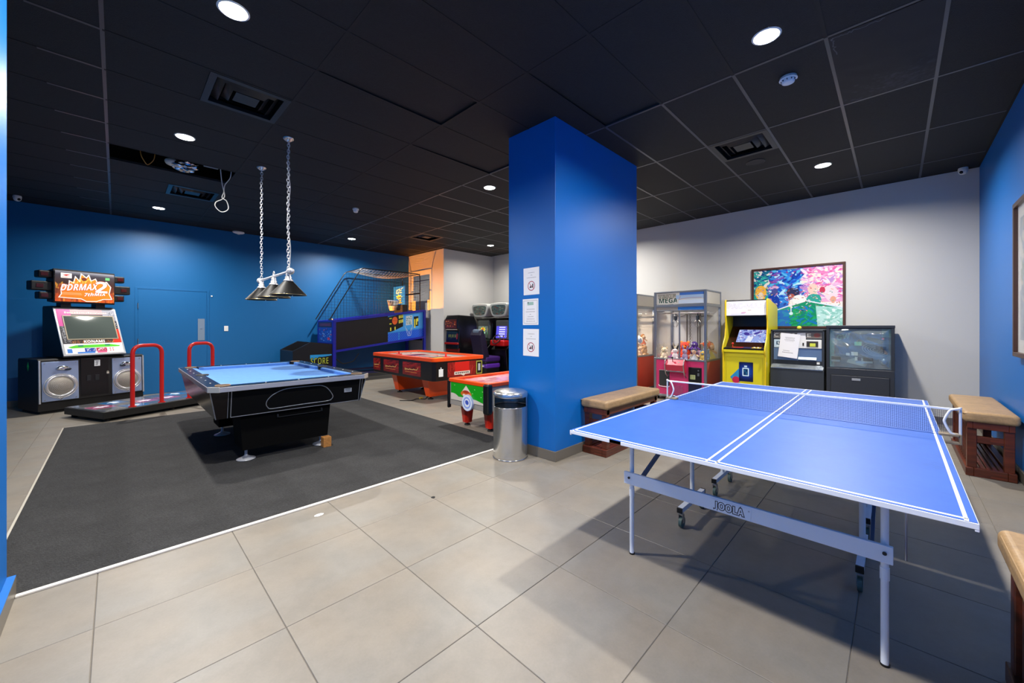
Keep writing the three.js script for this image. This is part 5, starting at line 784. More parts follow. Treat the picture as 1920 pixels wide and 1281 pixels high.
const pic2 = ctex(256, 280, (c) => { c.fillStyle = '#5f58e0'; c.fillRect(0, 0, 256, 280); for (let i = 0; i < 7; i++) { c.fillStyle = '#e6e6ff'; c.fillRect(70, 24 + i * 36, 150, 16); c.fillStyle = '#8a84f4'; c.fillRect(70, 40 + i * 36, 150, 6); } });
racer(-8.28, 0x1c2420, pic1, 'racing game with yellow burst on screen next to the white corner');
racer(-7.52, 0xc81c1c, pic2, 'racing game with violet list on screen and red dashboard', true);
racer(-6.76, 0x20242c, pic2, 'racing game mostly hidden behind the blue pillar');
{
  const t = thing('arcade_cabinet', 'dark red upright arcade cabinet standing by the white corner behind the air hockey', 'arcade machine', [6.62, 0, -8.42], -PI / 2);
  mesh('cabinet', Side([[0.26, 0.08], [0.28, 0.62], [0.34, 0.78], [0.32, 0.98], [0.3, 1.22], [0.36, 1.3], [0.36, 1.52], [0.3, 1.62], [-0.18, 1.6], [-0.28, 1.4], [-0.3, 0.9], [-0.3, 0.08]], 0.56, 0, 0.02), mat(0x101114, 0.22), t); mesh('plinth', box(-0.25, 0.25, 0, 0.09, -0.27, 0.22, 0.006), blackSoft, t);
  const m1 = ctex(256, 128, (c) => { c.fillStyle = '#4a130e'; c.fillRect(0, 0, 256, 128); for (let i = 0; i < 40; i++) { c.fillStyle = ['#7a2218', '#a03a20', '#2a0c0a', '#c06a38'][i % 4]; c.fillRect(rnd() * 230, 20 + rnd() * 80, rr(8, 40), rr(5, 16)); } });
  const m2 = ctex(256, 192, (c) => { c.fillStyle = '#0d0d0c'; c.fillRect(0, 0, 256, 192); c.fillStyle = '#4a5a1e'; for (const [x, w, h] of [[36, 18, 60], [66, 26, 52], [104, 16, 66], [132, 24, 56], [168, 14, 64], [196, 24, 58]]) { c.fillRect(x, 60, w, h); c.fillStyle = c.fillStyle === '#4a5a1e' ? '#6a6a30' : '#4a5a1e'; } c.fillStyle = '#7a2018'; c.fillRect(226, 40, 30, 110); });
  board('marquee', 0.5, 0.24, printed(m1, 0.3), t, [0, 1.41, 0.383], null, 0.008); board('screen', 0.48, 0.26, printed(m2, 0.12), t, [0, 1.08, 0.338], [-0.08, 0, 0], 0.008);
  mesh('red_band', BB(0.58, 0.06, 0.06, 0, 0.89, 0.36, 0.02), mat(0x8e1612, 0.25), t); mesh('light_strip', B(0.5, 0.02, 0.02, 0, 1.26, 0.36, 0.006), mat(0xb8a89c, 0.3), t); mesh('lower_band', BB(0.57, 0.1, 0.05, 0, 0.72, 0.32, 0.02), mat(0x5c100e, 0.3), t);
}
// ================================================================ CLAW MACHINES
const plushKinds = {
  bear(t, c1, c2) { mesh('body', Sph(0.07, 0, 0.075, 0, 1, 1.1, 0.9), mat(c1, 0.95), t); const h = mesh('head', Sph(0.055, 0, 0.185, 0.01, 1.08, 1, 0.95), mat(c1, 0.95), t); for (const s of [-1, 1]) { mesh('ear', Sph(0.022, s * 0.045, 0.23, 0, 1, 1, 0.6, 12), mat(c2, 0.95), h); mesh('arm', Sph(0.028, s * 0.078, 0.1, 0.02, 0.8, 1.5, 0.8, 12).rotateZ(s * 0.2), mat(c1, 0.95), t); mesh('leg', Sph(0.03, s * 0.045, 0.03, 0.055, 0.9, 0.9, 1.4, 12), mat(c1, 0.95), t); mesh('eye', Sph(0.007, s * 0.02, 0.195, 0.06, 1, 1, 1, 8), black, h); } mesh('muzzle', Sph(0.022, 0, 0.172, 0.055, 1.1, 0.8, 0.7, 12), mat(c2, 0.95), h); },
  fish(t, c1, c2) { mesh('body', Sph(0.085, 0, 0.09, 0, 1, 0.95, 0.75), mat(c1, 0.9), t); for (const s of [-1, 1]) { const e = mesh('eye', Sph(0.026, s * 0.032, 0.135, 0.05, 1, 1, 0.6, 12), white, t); mesh('pupil', Sph(0.012, s * 0.03, 0.135, 0.068, 1, 1, 0.5, 8), black, e); mesh('fin', Sph(0.04, s * 0.1, 0.09, 0, 1, 0.5, 0.3, 10), mat(c2, 0.9), t); } mesh('crest', Sph(0.05, 0, 0.17, -0.01, 0.4, 0.7, 0.8, 12), mat(c2, 0.9), t); mesh('stripe', new THREE.TorusGeometry(0.08, 0.012, 8, 24).scale(1, 0.95, 1).rotateY(PI / 2).translate(0.02, 0.09, 0), white, t); },
  rabbit(t, c1, c2) { mesh('body', Sph(0.06, 0, 0.07, 0, 1, 1.2, 0.9), mat(c1, 0.95), t); const h = mesh('head', Sph(0.05, 0, 0.175, 0.01), mat(c1, 0.95), t); for (const s of [-1, 1]) { mesh('ear', Sph(0.02, 0, 0.05, 0, 0.9, 2.6, 0.5, 12).rotateZ(-s * 0.3).translate(s * 0.03, 0.2, 0), mat(c2, 0.95), h); mesh('leg', Sph(0.028, s * 0.045, 0.03, 0.05, 0.9, 0.9, 1.6, 12), mat(c1, 0.95), t); mesh('eye', Sph(0.007, s * 0.02, 0.185, 0.055, 1, 1, 1, 8), black, h); } },
  octopus(t, c1, c2) { mesh('head', Sph(0.075, 0, 0.13, 0, 1, 1.05, 1), mat(c1, 0.9), t); for (let i = 0; i < 7; i++) { const a = i / 7 * 2 * PI; mesh('arm', Tube([[0.04 * Math.cos(a), 0.09, 0.04 * Math.sin(a)], [0.09 * Math.cos(a), 0.04, 0.09 * Math.sin(a)], [0.13 * Math.cos(a), 0.025, 0.13 * Math.sin(a)]], 0.02, { seg: 10, rs: 8 }), mat(c2, 0.9), t); } for (const s of [-1, 1]) mesh('eye', Sph(0.016, s * 0.028, 0.15, 0.066, 1, 1, 0.6, 10), white, t); },
  doll(t, c1, c2) { mesh('body', new THREE.ConeGeometry(0.08, 0.15, 18).translate(0, 0.08, 0), mat(c1, 0.95), t); const h = mesh('head', Sph(0.05, 0, 0.19, 0), mat(0xe8c2a4, 0.8), t); mesh('hair', [Sph(0.056, 0, 0.2, -0.012, 1, 1, 0.95, 14), Sph(0.03, -0.05, 0.16, 0, 0.7, 1.6, 0.8, 10), Sph(0.03, 0.05, 0.16, 0, 0.7, 1.6, 0.8, 10)], mat(c2, 0.9), h); for (const s of [-1, 1]) mesh('arm', Rod([s * 0.03, 0.13, 0], [s * 0.1, 0.09, 0.03], 0.016, 8), mat(0xe8c2a4, 0.8), t); },
};
function plush(kind, pos, turn, tip, c1, c2, label, group, k = 1) { const t = thing('plush_toy', label, 'plush toy', pos, turn, group); t.rotation.z = tip; t.scale.setScalar(k); plushKinds[kind](t, c1, c2); return t; }

function claw(cx, cz, body, body2, label, lampK) {
  const t = thing('claw_machine', label, 'claw machine', [cx, 0, cz], -PI / 2, 'glass claw machines along the right wall');
  const W = 0.465, Dp = 0.4, fr = mat(0x9ba1aa, 0.32, 0.85), bodyM = mat(body, 0.35), sideM = mat(body2, 0.4);
  const post = (x, z) => B(0.042, 1.93, 0.042, x, 1.02, z, 0.006);
  for (const a of [-1, 1]) for (const b of [-1, 1]) mesh('corner_post', post(a * (W - 0.021), b * (Dp - 0.021)), fr, t);
  mesh('base_front', box(-W + 0.04, W - 0.04, 0.1, 0.735, Dp - 0.04, Dp - 0.008, 0.003), bodyM, t);
  parts('base_side', [box(-W + 0.008, -W + 0.03, 0.1, 0.735, -Dp + 0.04, Dp - 0.04, 0.003), box(W - 0.03, W - 0.008, 0.1, 0.735, -Dp + 0.04, Dp - 0.04, 0.003)], sideM, t);
  mesh('base_back', box(-W + 0.04, W - 0.04, 0.1, 1.75, -Dp + 0.005, -Dp + 0.02), mat(0xc9ccd0, 0.4), t);
  mesh('sill', [box(-W, W, 0.735, 0.765, Dp - 0.045, Dp + 0.004, 0.004), box(-W, -W + 0.045, 0.735, 0.765, -Dp, Dp - 0.045, 0.004), box(W - 0.045, W, 0.735, 0.765, -Dp, Dp - 0.045, 0.004)], fr, t);
  mesh('lower_rail', [box(-W, W, 0.06, 0.1, Dp - 0.045, Dp, 0.004), box(-W, -W + 0.045, 0.06, 0.1, -Dp, Dp - 0.045, 0.004), box(W - 0.045, W, 0.06, 0.1, -Dp, Dp - 0.045, 0.004)], fr, t);
  mesh('toy_floor', box(-W + 0.03, W - 0.03, 0.72, 0.735, -Dp + 0.02, Dp - 0.05), mat(0x8e9aa8, 0.5), t);
  mesh('head_rail', [box(-W + 0.04, W - 0.04, 1.7, 1.75, Dp - 0.04, Dp, 0.004), box(-W, -W + 0.04, 1.7, 1.75, -Dp + 0.04, Dp - 0.04, 0.004), box(W - 0.04, W, 1.7, 1.75, -Dp + 0.04, Dp - 0.04, 0.004), box(-W, W, 1.965, 1.99, -Dp, Dp, 0.005), box(-W + 0.04, W - 0.04, 1.63, 1.645, Dp - 0.035, Dp - 0.005, 0.003)], fr, t);
  mesh('blue_header', box(-W + 0.44, W - 0.04, 1.645, 1.7, Dp - 0.03, Dp - 0.012), mat(0x2f78cc, 0.3), t); mesh('grey_header', box(-W + 0.04, -W + 0.44, 1.645, 1.7, Dp - 0.03, Dp - 0.012), mat(0x9c958e, 0.4), t);
  const mq = ctex(1024, 256, (c) => { c.fillStyle = '#d7d4cb'; c.fillRect(0, 0, 1024, 256); c.fillStyle = '#a09a8e'; c.fillRect(40, 20, 400, 110); for (let i = 0; i < 70; i++) { c.fillStyle = ['#8a8478', '#bcb6a8', '#7a8478', '#d2c8b8'][i % 4]; c.fillRect(40 + rnd() * 380, 20 + rnd() * 100, rr(6, 20), rr(20, 70)); } c.fillStyle = '#4a78c8'; c.fillRect(520, 0, 504, 80); c.fillStyle = '#a8c0dc'; c.fillRect(440, 60, 584, 90); c.fillStyle = '#d0dcec'; c.fillRect(500, 170, 524, 86); c.save(); c.beginPath(); c.rect(40, 130, 420, 110); c.clip(); c.font = 'bold 150px sans-serif'; c.fillStyle = '#15463a'; c.fillText('MEGA', 50, 228); c.restore(); c.strokeStyle = '#c08a78'; c.lineWidth = 9; c.beginPath(); c.moveTo(500, 170); c.lineTo(540, 80); c.moveTo(510, 160); c.quadraticCurveTo(700, 110, 980, 130); c.stroke(); });
  board('marquee', 2 * W - 0.09, 0.2, printed(mq, 0.25), t, [0, 1.858, Dp - 0.012], null, 0.008);
  parts('marquee_side', [box(-W + 0.01, -W + 0.02, 1.755, 1.96, -Dp + 0.04, Dp - 0.04), box(W - 0.02, W - 0.01, 1.755, 1.96, -Dp + 0.04, Dp - 0.04)], mat(0xbcb7ae, 0.4), t);
  // glass
  mesh('front_pane', box(-W + 0.042, 0.0, 0.765, 1.63, Dp - 0.022, Dp - 0.018), glass, t); mesh('front_pane', box(0.0, W - 0.042, 0.765, 1.63, Dp - 0.03, Dp - 0.026), glass, t); mesh('pane_stile', [box(-0.012, 0.012, 0.765, 1.63, Dp - 0.034, Dp - 0.014, 0.002)], fr, t);
  for (const s of [-1, 1]) mesh('side_pane', box(s * (W - 0.02) - 0.002, s * (W - 0.02) + 0.002, 0.765, 1.7, -Dp + 0.042, Dp - 0.042), glass, t);
  // door, console, coin panel
  const dr = mesh('prize_door', BB(0.19, 0.29, 0.02, -0.27, 0.4, Dp - 0.004, 0.009), mat(0x3c3f42, 0.3, 0.3), t); mesh('door_lip', Tube([[-0.37, 0.27, Dp + 0.004], [-0.35, 0.245, Dp + 0.012], [-0.2, 0.24, Dp + 0.012], [-0.17, 0.26, Dp + 0.004]], 0.007, { seg: 24 }), mat(0xe0d4da, 0.4), dr);
  const cs = mesh('control_console', Side([[Dp - 0.01, 0.52], [Dp + 0.1, 0.54], [Dp + 0.13, 0.66], [Dp + 0.05, 0.745], [Dp - 0.01, 0.745]], 0.32, -0.035, 0.004), mat(body === 0xd0386e ? 0xc42f48 : 0xb03a22, 0.35), t);
  mesh('console_bracket', [-0.2, 0.13].map(x => Tube([[x, 0.74, Dp], [x, 0.76, Dp + 0.1], [x, 0.66, Dp + 0.145], [x, 0.5, Dp + 0.1], [x, 0.44, Dp + 0.02]], 0.01, { seg: 24 })), steel, cs); mesh('console_edge', B(0.33, 0.02, 0.02, -0.035, 0.545, Dp + 0.105, 0.004), fr, cs);
  mesh('joystick', [Rod([-0.08, 0.7, Dp + 0.08], [-0.08, 0.78, Dp + 0.1], 0.006), Sph(0.018, -0.08, 0.79, Dp + 0.102)], black, cs); mesh('button', Cyl(0.018, 0.018, 0.015, 0.03, 0.71, Dp + 0.085, 14).rotateX(0), mat(0xd8d8d8, 0.3), cs);
  const cp = mesh('coin_panel', BB(0.22, 0.52, 0.02, 0.275, 0.37, Dp - 0.002, 0.009), mat(0x0b0c0f, 0.35), t);
  const stx = ctex(128, 128, (c) => { c.fillStyle = '#c2cc8c'; c.fillRect(0, 0, 128, 128); c.fillStyle = '#222a22'; for (let i = 0; i < 12; i++) c.fillRect(8 + (i % 4) * 29, 14 + (i / 4 | 0) * 36, 18, 22); }); board('coin_sticker', 0.085, 0.075, printed(stx, 0.4), cp, [0.24, 0.46, Dp + 0.0095]); mesh('coin_slot', [B(0.03, 0.05, 0.008, 0.335, 0.51, Dp + 0.01, 0.002), Cyl(0.012, 0.012, 0.008, 0, 0, 0, 12).rotateX(PI / 2).translate(0.335, 0.58, Dp + 0.01)], steel, cp);
  mesh('name_card', B0(0.17, 0.16, 0.004, -0.02, 0.2, Dp - 0.004), mat(0xb8486e, 0.4), t);
  // gantry and claws
  mesh('gantry_rail', [Rod([-W + 0.04, 1.6, 0.1], [W - 0.04, 1.6, 0.1], 0.01), Rod([-W + 0.04, 1.6, -0.1], [W - 0.04, 1.6, -0.1], 0.01), Rod([0.06, 1.58, -Dp + 0.03], [0.06, 1.58, Dp - 0.05], 0.01)], steel, t);
  for (const x of [-0.2, 0.2]) {
    const cl = mesh('claw', [Cyl(0.032, 0.026, 0.09, x, 1.5, 0.05, 16), Rod([x, 1.54, 0.05], [x, 1.6, 0.05], 0.006)], darkMetal, t);
    mesh('claw_finger', [0, 1, 2].map(i => { const a = i * 2.09 + 0.4, q = (r, y) => [x + r * Math.cos(a), y, 0.05 + r * Math.sin(a)]; return Tube([q(0.02, 1.47), q(0.06, 1.43), q(0.05, 1.37), q(0.015, 1.34)], 0.006, { seg: 14, rs: 6 }); }), steel, cl);
    mesh('coil_cord', Tube([[x, 1.58, 0.05], [x + 0.08, 1.53, 0.07], [x + 0.18, 1.56, 0.05], [x + 0.2, 1.62, 0.02]], 0.005, { seg: 24, rs: 6 }), black, cl);
  }
  mesh('interior_post', [B0(0.02, 0.86, 0.02, -0.1, 1.18, -0.25), B0(0.02, 0.86, 0.02, 0.08, 1.18, -0.3), B0(0.03, 0.86, 0.015, 0.12, 1.18, -0.3)], mat(0x6a6258, 0.4, 0.5), t);
  const links = []; for (let i = 0; i < 26; i++) { const g = new THREE.TorusGeometry(0.014, 0.004, 5, 10).scale(1, 1.4, 1); if (i % 2) g.rotateY(PI / 2); links.push(g.translate(-0.04, 0.84 + i * 0.03, -0.24)); } mesh('decor_chain', links, mat(0x6e6a60, 0.4, 0.6), t);
  for (const a of [-1, 1]) for (const b of [-1, 1]) mesh('caster', [Cyl(0.03, 0.03, 0.02, 0, 0, 0, 16).rotateZ(PI / 2).translate(a * (W - 0.06), 0.03, b * (Dp - 0.06)), B0(0.04, 0.02, 0.04, a * (W - 0.06), 0.058, b * (Dp - 0.06))], blackSoft, t);
  // inside lamp
  const col = lampK > 1 ? 0xffe0b8 : 0xfff2e2;
  mesh('lamp_tube', box(-0.34, 0.34, 1.69, 1.705, Dp - 0.1, Dp - 0.07), new THREE.MeshStandardMaterial({ color: 0xffffff, emissive: col, emissiveIntensity: 2.5 }), t);
  const l = new THREE.RectAreaLight(col, 70 * lampK, 0.66, 0.03); l.position.set(0, 1.682, Dp - 0.085); l.rotation.x = -PI / 2; t.add(l);
  return t;
}
const C2X = 7.5, C2Z = -2.775, C1Z = -4.085;
claw(C2X, C2Z, 0xd0386e, 0xa84a52, 'pink claw machine with glass case full of plush toys beside the yellow cabinet', 1);
claw(C2X + 0.08, C1Z, 0xcc4426, 0xc43e22, 'red claw machine with warm lit glass case half hidden behind the blue pillar', 6);
{
  // toys of the pink machine: local x (south) and depth from its front (west)
  const P = (sx, f, y) => [C2X - 0.4 + f, 0.737 + y, C2Z + sx], g = 'plush toys in the pink claw machine';
  plush('bear', P(-0.33, 0.16, 0.0), -1.5, 0, 0xe0d2b8, 0xcbb28c, 'cream bear at the left front of the pink claw machine', g, 0.9);
  plush('rabbit', P(-0.13, 0.15, 0.0), -1.3, 0, 0xf0e6ea, 0x2c2a30, 'white rabbit with dark ears low in the pink claw machine', g, 0.9);
  plush('rabbit', P(0.05, 0.15, 0.0), -1.7, 0, 0xb0a4c6, 0x8a7aae, 'grey lilac rabbit sitting in front in the pink claw machine', g, 0.9);
  plush('doll', P(0.21, 0.15, 0.0), -1.5, 0, 0xe9eaf2, 0x3a3a66, 'white doll with navy hair sitting in front in the pink claw machine', g, 0.85);
  plush('bear', P(0.36, 0.16, 0.0), -1.6, 0, 0xd2b25a, 0x4a86b8, 'yellow bear with blue ears at the right front of the pink claw machine', g, 0.75);
  plush('octopus', P(-0.24, 0.4, 0.0), -1.6, 0, 0xe68ca0, 0xa070b4, 'pink and lilac octopus behind the white rabbit in the pink claw machine', g, 0.85);
  plush('bear', P(-0.04, 0.38, 0.0), -1.4, 0, 0xd8401e, 0xe6862a, 'red-orange bear in the middle of the pink claw machine', g, 1.35);
  plush('octopus', P(0.14, 0.36, 0.17), -1.7, 0, 0x46277e, 0x5c3a96, 'dark purple octopus on top of the heap in the pink claw machine', g, 0.8);
  plush('bear', P(0.15, 0.36, 0.0), -1.2, 0, 0xc8b496, 0xe4d6c0, 'tan bear under the dark purple octopus in the pink claw machine', g, 0.7);
  plush('bear', P(0.34, 0.38, 0.0), -1.5, 0, 0x6f9ad8, 0xb8d0f0, 'blue bear under the orange fish in the pink claw machine', g, 0.85);
  plush('fish', P(0.35, 0.36, 0.225), -1.5, 0, 0xee6420, 0xe8a070, 'large orange fish highest on the right in the pink claw machine', g, 0.8);
  plush('doll', P(0.34, 0.6, 0.0), -0.2, 0, 0xc8c24e, 0x8a4420, 'yellow doll with brown hair by the right side pane of the pink claw machine', g, 1.3);
  plush('rabbit', P(-0.3, 0.62, 0.0), -1.5, 0, 0xb7b2a4, 0x8f8a7c, 'grey rabbit at the back left of the pink claw machine', g);
  plush('fish', P(0.14, 0.6, 0.0), -1.3, 0, 0x8f6bb2, 0xd8a0c0, 'violet fish at the back of the pink claw machine', g, 0.9);
  const Q = (sx, f, y) => [C2X - 0.32 + f, 0.737 + y, C1Z + sx], h = 'plush toys in the red claw machine';
  plush('bear', Q(0.33, 0.16, 0.0), -0.4, 0, 0xd6b48c, 0xb88a5c, 'tan bear behind the side pane of the red claw machine', h, 0.95);
  plush('rabbit', Q(0.34, 0.36, 0.0), -0.3, 0, 0xe8c8b4, 0xd8a890, 'peach rabbit behind the side pane of the red claw machine', h, 0.9);
  plush('bear', Q(0.33, 0.57, 0.0), -0.2, 0, 0xd8a878, 0xb07a4c, 'brown bear behind the side pane of the red claw machine', h, 0.95);
  plush('bear', Q(0.33, 0.17, 0.245), -0.3, 0, 0xe8d8d0, 0xc89a9a, 'pale pink bear on the heap in the red claw machine', h, 0.85);
  plush('fish', Q(0.32, 0.38, 0.25), -0.2, 0, 0x86a8e0, 0xe6eef8, 'light blue fish on top of the heap in the red claw machine', h, 0.85);
  plush('doll', Q(0.31, 0.58, 0.235), -0.3, 0, 0xc05a3a, 0x8a5a2a, 'rust doll high at the back of the red claw machine', h, 0.85);
  plush('bear', Q(0.08, 0.3, 0.0), -1.2, 0, 0xc09a6a, 0xe0c8a0, 'brown bear in the middle of the red claw machine', h, 1.1);
}

// ================================================================ YELLOW UPRIGHT ARCADE CABINET
{
  const t = thing('arcade_cabinet', 'yellow upright arcade cabinet with white marquee between claw machine and change machine', 'arcade machine', [7.5, 0, -1.745], -PI / 2);
  const yel = mat(0xe2d21a, 0.38), W = 0.31;
  const curve = [[-0.42, 0.02], [-0.42, 1.66], [-0.36, 1.7], [0.26, 1.79], [0.3, 1.775], [0.3, 1.53], [0.275, 1.44], [0.275, 1.32], [0.31, 1.18], [0.42, 1.04], [0.45, 0.98], [0.45, 0.94], [0.41, 0.88], [0.41, 0.02]];
  for (const s of [-1, 1]) { const sp = mesh('side_panel', Side(curve, 0.02, s * (W - 0.01)), yel, t); mesh('edge_molding', Tube(curve.slice(2, 14).map(p => [s * (W - 0.01), p[1], p[0] + 0.002]), 0.011, { round: 0.02, seg: 120, rs: 6 }), mat(0xecc81a, 0.3), sp); }
  mesh('back_panel', box(-W + 0.02, W - 0.02, 0.02, 1.67, -0.42, -0.4), black, t); mesh('top_panel', Bar([0, 1.69, -0.4], [0, 1.775, 0.27], 2 * W - 0.04, 0.02), black, t);
  const mt = ctex(1024, 330, (c) => { c.fillStyle = '#f3f0f6'; c.fillRect(0, 0, 1024, 330); c.font = 'bold 190px sans-serif'; c.textAlign = 'center'; c.lineWidth = 5; c.strokeStyle = '#b4aeb8'; c.save(); c.translate(512, 170); c.scale(1.15, 0.9); c.strokeText('PAC-MAN', 0, 0); c.restore(); c.fillStyle = '#cfc4be'; c.fillRect(560, 205, 90, 22); c.fillStyle = '#dcb8cc'; c.beginPath(); c.ellipse(450, 270, 70, 20, -0.1, 0, 7); c.fill(); c.fillStyle = '#dcdcf0'; c.fillRect(120, 290, 800, 20); });
  const mq = board('marquee', 2 * W - 0.045, 0.235, new THREE.MeshStandardMaterial({ map: mt, roughness: 0.25, emissive: 0xffffff, emissiveMap: mt, emissiveIntensity: 0.25 }), t, [0, 1.65, 0.27], null, 0.012); mq.userData.label = 'backlit white marquee with pale outline lettering';
  mesh('speaker_hood', [box(-W + 0.02, W - 0.02, 1.52, 1.532, -0.05, 0.27), box(-W + 0.02, W - 0.02, 1.0, 1.53, -0.12, -0.1)], mat(0x08080a, 0.35), t);
  const mz = Bar([0, 1.0, 0.3], [0, 1.34, -0.08], 2 * W - 0.04, 0.02); const bez = mesh('monitor_bezel', mz, mat(0x2a120a, 0.25), t);
  const sc = ctex(512, 330, (c) => { c.fillStyle = '#9db0ee'; c.fillRect(0, 0, 512, 330); for (let i = 0; i < 90; i++) { c.fillStyle = ['#6f86d8', '#c8d2f8', '#5a58b0', '#aebcf2', '#8a7cc8', '#e6ecff'][i % 6]; c.save(); c.translate(rnd() * 512, rnd() * 330); c.rotate(rnd() * 3); c.beginPath(); c.ellipse(0, 0, rr(10, 60), rr(5, 18), 0, 0, 7); c.fill(); c.restore(); } c.fillStyle = '#4a3c9a'; c.beginPath(); c.ellipse(150, 110, 56, 40, 0.5, 0, 7); c.ellipse(330, 90, 60, 26, -0.5, 0, 7); c.fill(); c.fillStyle = '#eef2ff'; c.beginPath(); c.moveTo(150, 320); c.lineTo(200, 150); c.lineTo(240, 200); c.lineTo(290, 180); c.lineTo(260, 320); c.fill(); });
  const ang = Math.atan2(-0.38, 0.34); const s = board('screen', 0.42, 0.3, screenMat(sc, 0.95), bez, [0.05, 1.19, 0.105], [ang, 0, 0], 0.008); s.userData.label = 'lit lilac game screen';
  const ct = ctex(512, 128, (c) => { c.fillStyle = '#1a1326'; c.fillRect(0, 0, 512, 128); c.fillStyle = '#c8302a'; c.fillRect(90, 30, 150, 60); c.fillStyle = '#302a5a'; c.fillRect(240, 30, 120, 70); c.fillStyle = '#e8c020'; c.fillRect(350, 30, 120, 60); c.fillStyle = '#d88a30'; c.beginPath(); c.moveTo(60, 50); c.lineTo(130, 36); c.lineTo(130, 84); c.fill(); });
  const cp = mesh('control_panel', Bar([0, 0.985, 0.43], [0, 1.005, 0.27], 2 * W - 0.04, 0.02), mat(0x0e0c12, 0.35), t); board('control_print', 2 * W - 0.06, 0.15, printed(ct, 0.35), cp, [0, 1.008, 0.35], [-PI / 2 + 0.12, 0, 0], 0.003);
  mesh('joystick', [Rod([-0.17, 1.01, 0.36], [-0.17, 1.06, 0.36], 0.006), Sph(0.017, -0.17, 1.07, 0.36)], mat(0xd02a20, 0.3), cp); mesh('start_button', [Cyl(0.014, 0.014, 0.014, 0.14, 1.014, 0.35, 14), Cyl(0.014, 0.014, 0.014, 0.19, 1.014, 0.35, 14)], white, cp);
  mesh('front_panel', [box(-W + 0.02, W - 0.02, 0.04, 0.975, 0.37, 0.39), box(-W + 0.02, W - 0.02, 0.93, 0.972, 0.385, 0.43, 0.004)], yel, t);
  mesh('panel_frame', [box(-W + 0.05, W - 0.05, 0.85, 0.858, 0.388, 0.394), box(-W + 0.05, -W + 0.058, 0.1, 0.85, 0.388, 0.394), box(W - 0.058, W - 0.05, 0.1, 0.85, 0.388, 0.394)], mat(0xd0c018, 0.4), t);
  const po = ctex(256, 400, (c) => { const g = c.createRadialGradient(128, 190, 10, 128, 190, 200); g.addColorStop(0, '#1c6ad0'); g.addColorStop(0.6, '#0c2c80'); g.addColorStop(1, '#06103c'); c.fillStyle = g; c.fillRect(0, 0, 256, 400); c.strokeStyle = '#dff6ff'; c.lineWidth = 20; c.lineJoin = 'round'; c.strokeRect(72, 130, 100, 150); c.fillStyle = '#cfe8f4'; c.fillRect(96, 70, 52, 36); c.fillStyle = '#0c3a6a'; c.fillRect(84, 142, 76, 126); c.fillStyle = '#2a7fa8'; c.fillRect(100, 160, 16, 40); c.fillRect(128, 200, 16, 50); c.fillStyle = '#9fd4f0'; for (let i = 0; i < 20; i++) c.fillRect(rnd() * 250, rnd() * 390, 4, 4); });
  board('poster', 0.2, 0.31, printed(po, 0.3), t, [0.03, 0.62, 0.393], null, 0.003).userData.label = 'blue poster of a glowing white bottle outline';
  mesh('side_art', [Ext([[-0.2, 0.52], [-0.06, 0.68], [-0.06, 0.44], [-0.14, 0.44]], 0.002).translate(0, 0, 0.391)], mat(0x2a8fc8, 0.4), t); mesh('side_art', new THREE.CylinderGeometry(0.055, 0.055, 0.002, 24).rotateX(PI / 2).translate(-0.115, 0.48, 0.3935), mat(0xc8204a, 0.4), t);
}

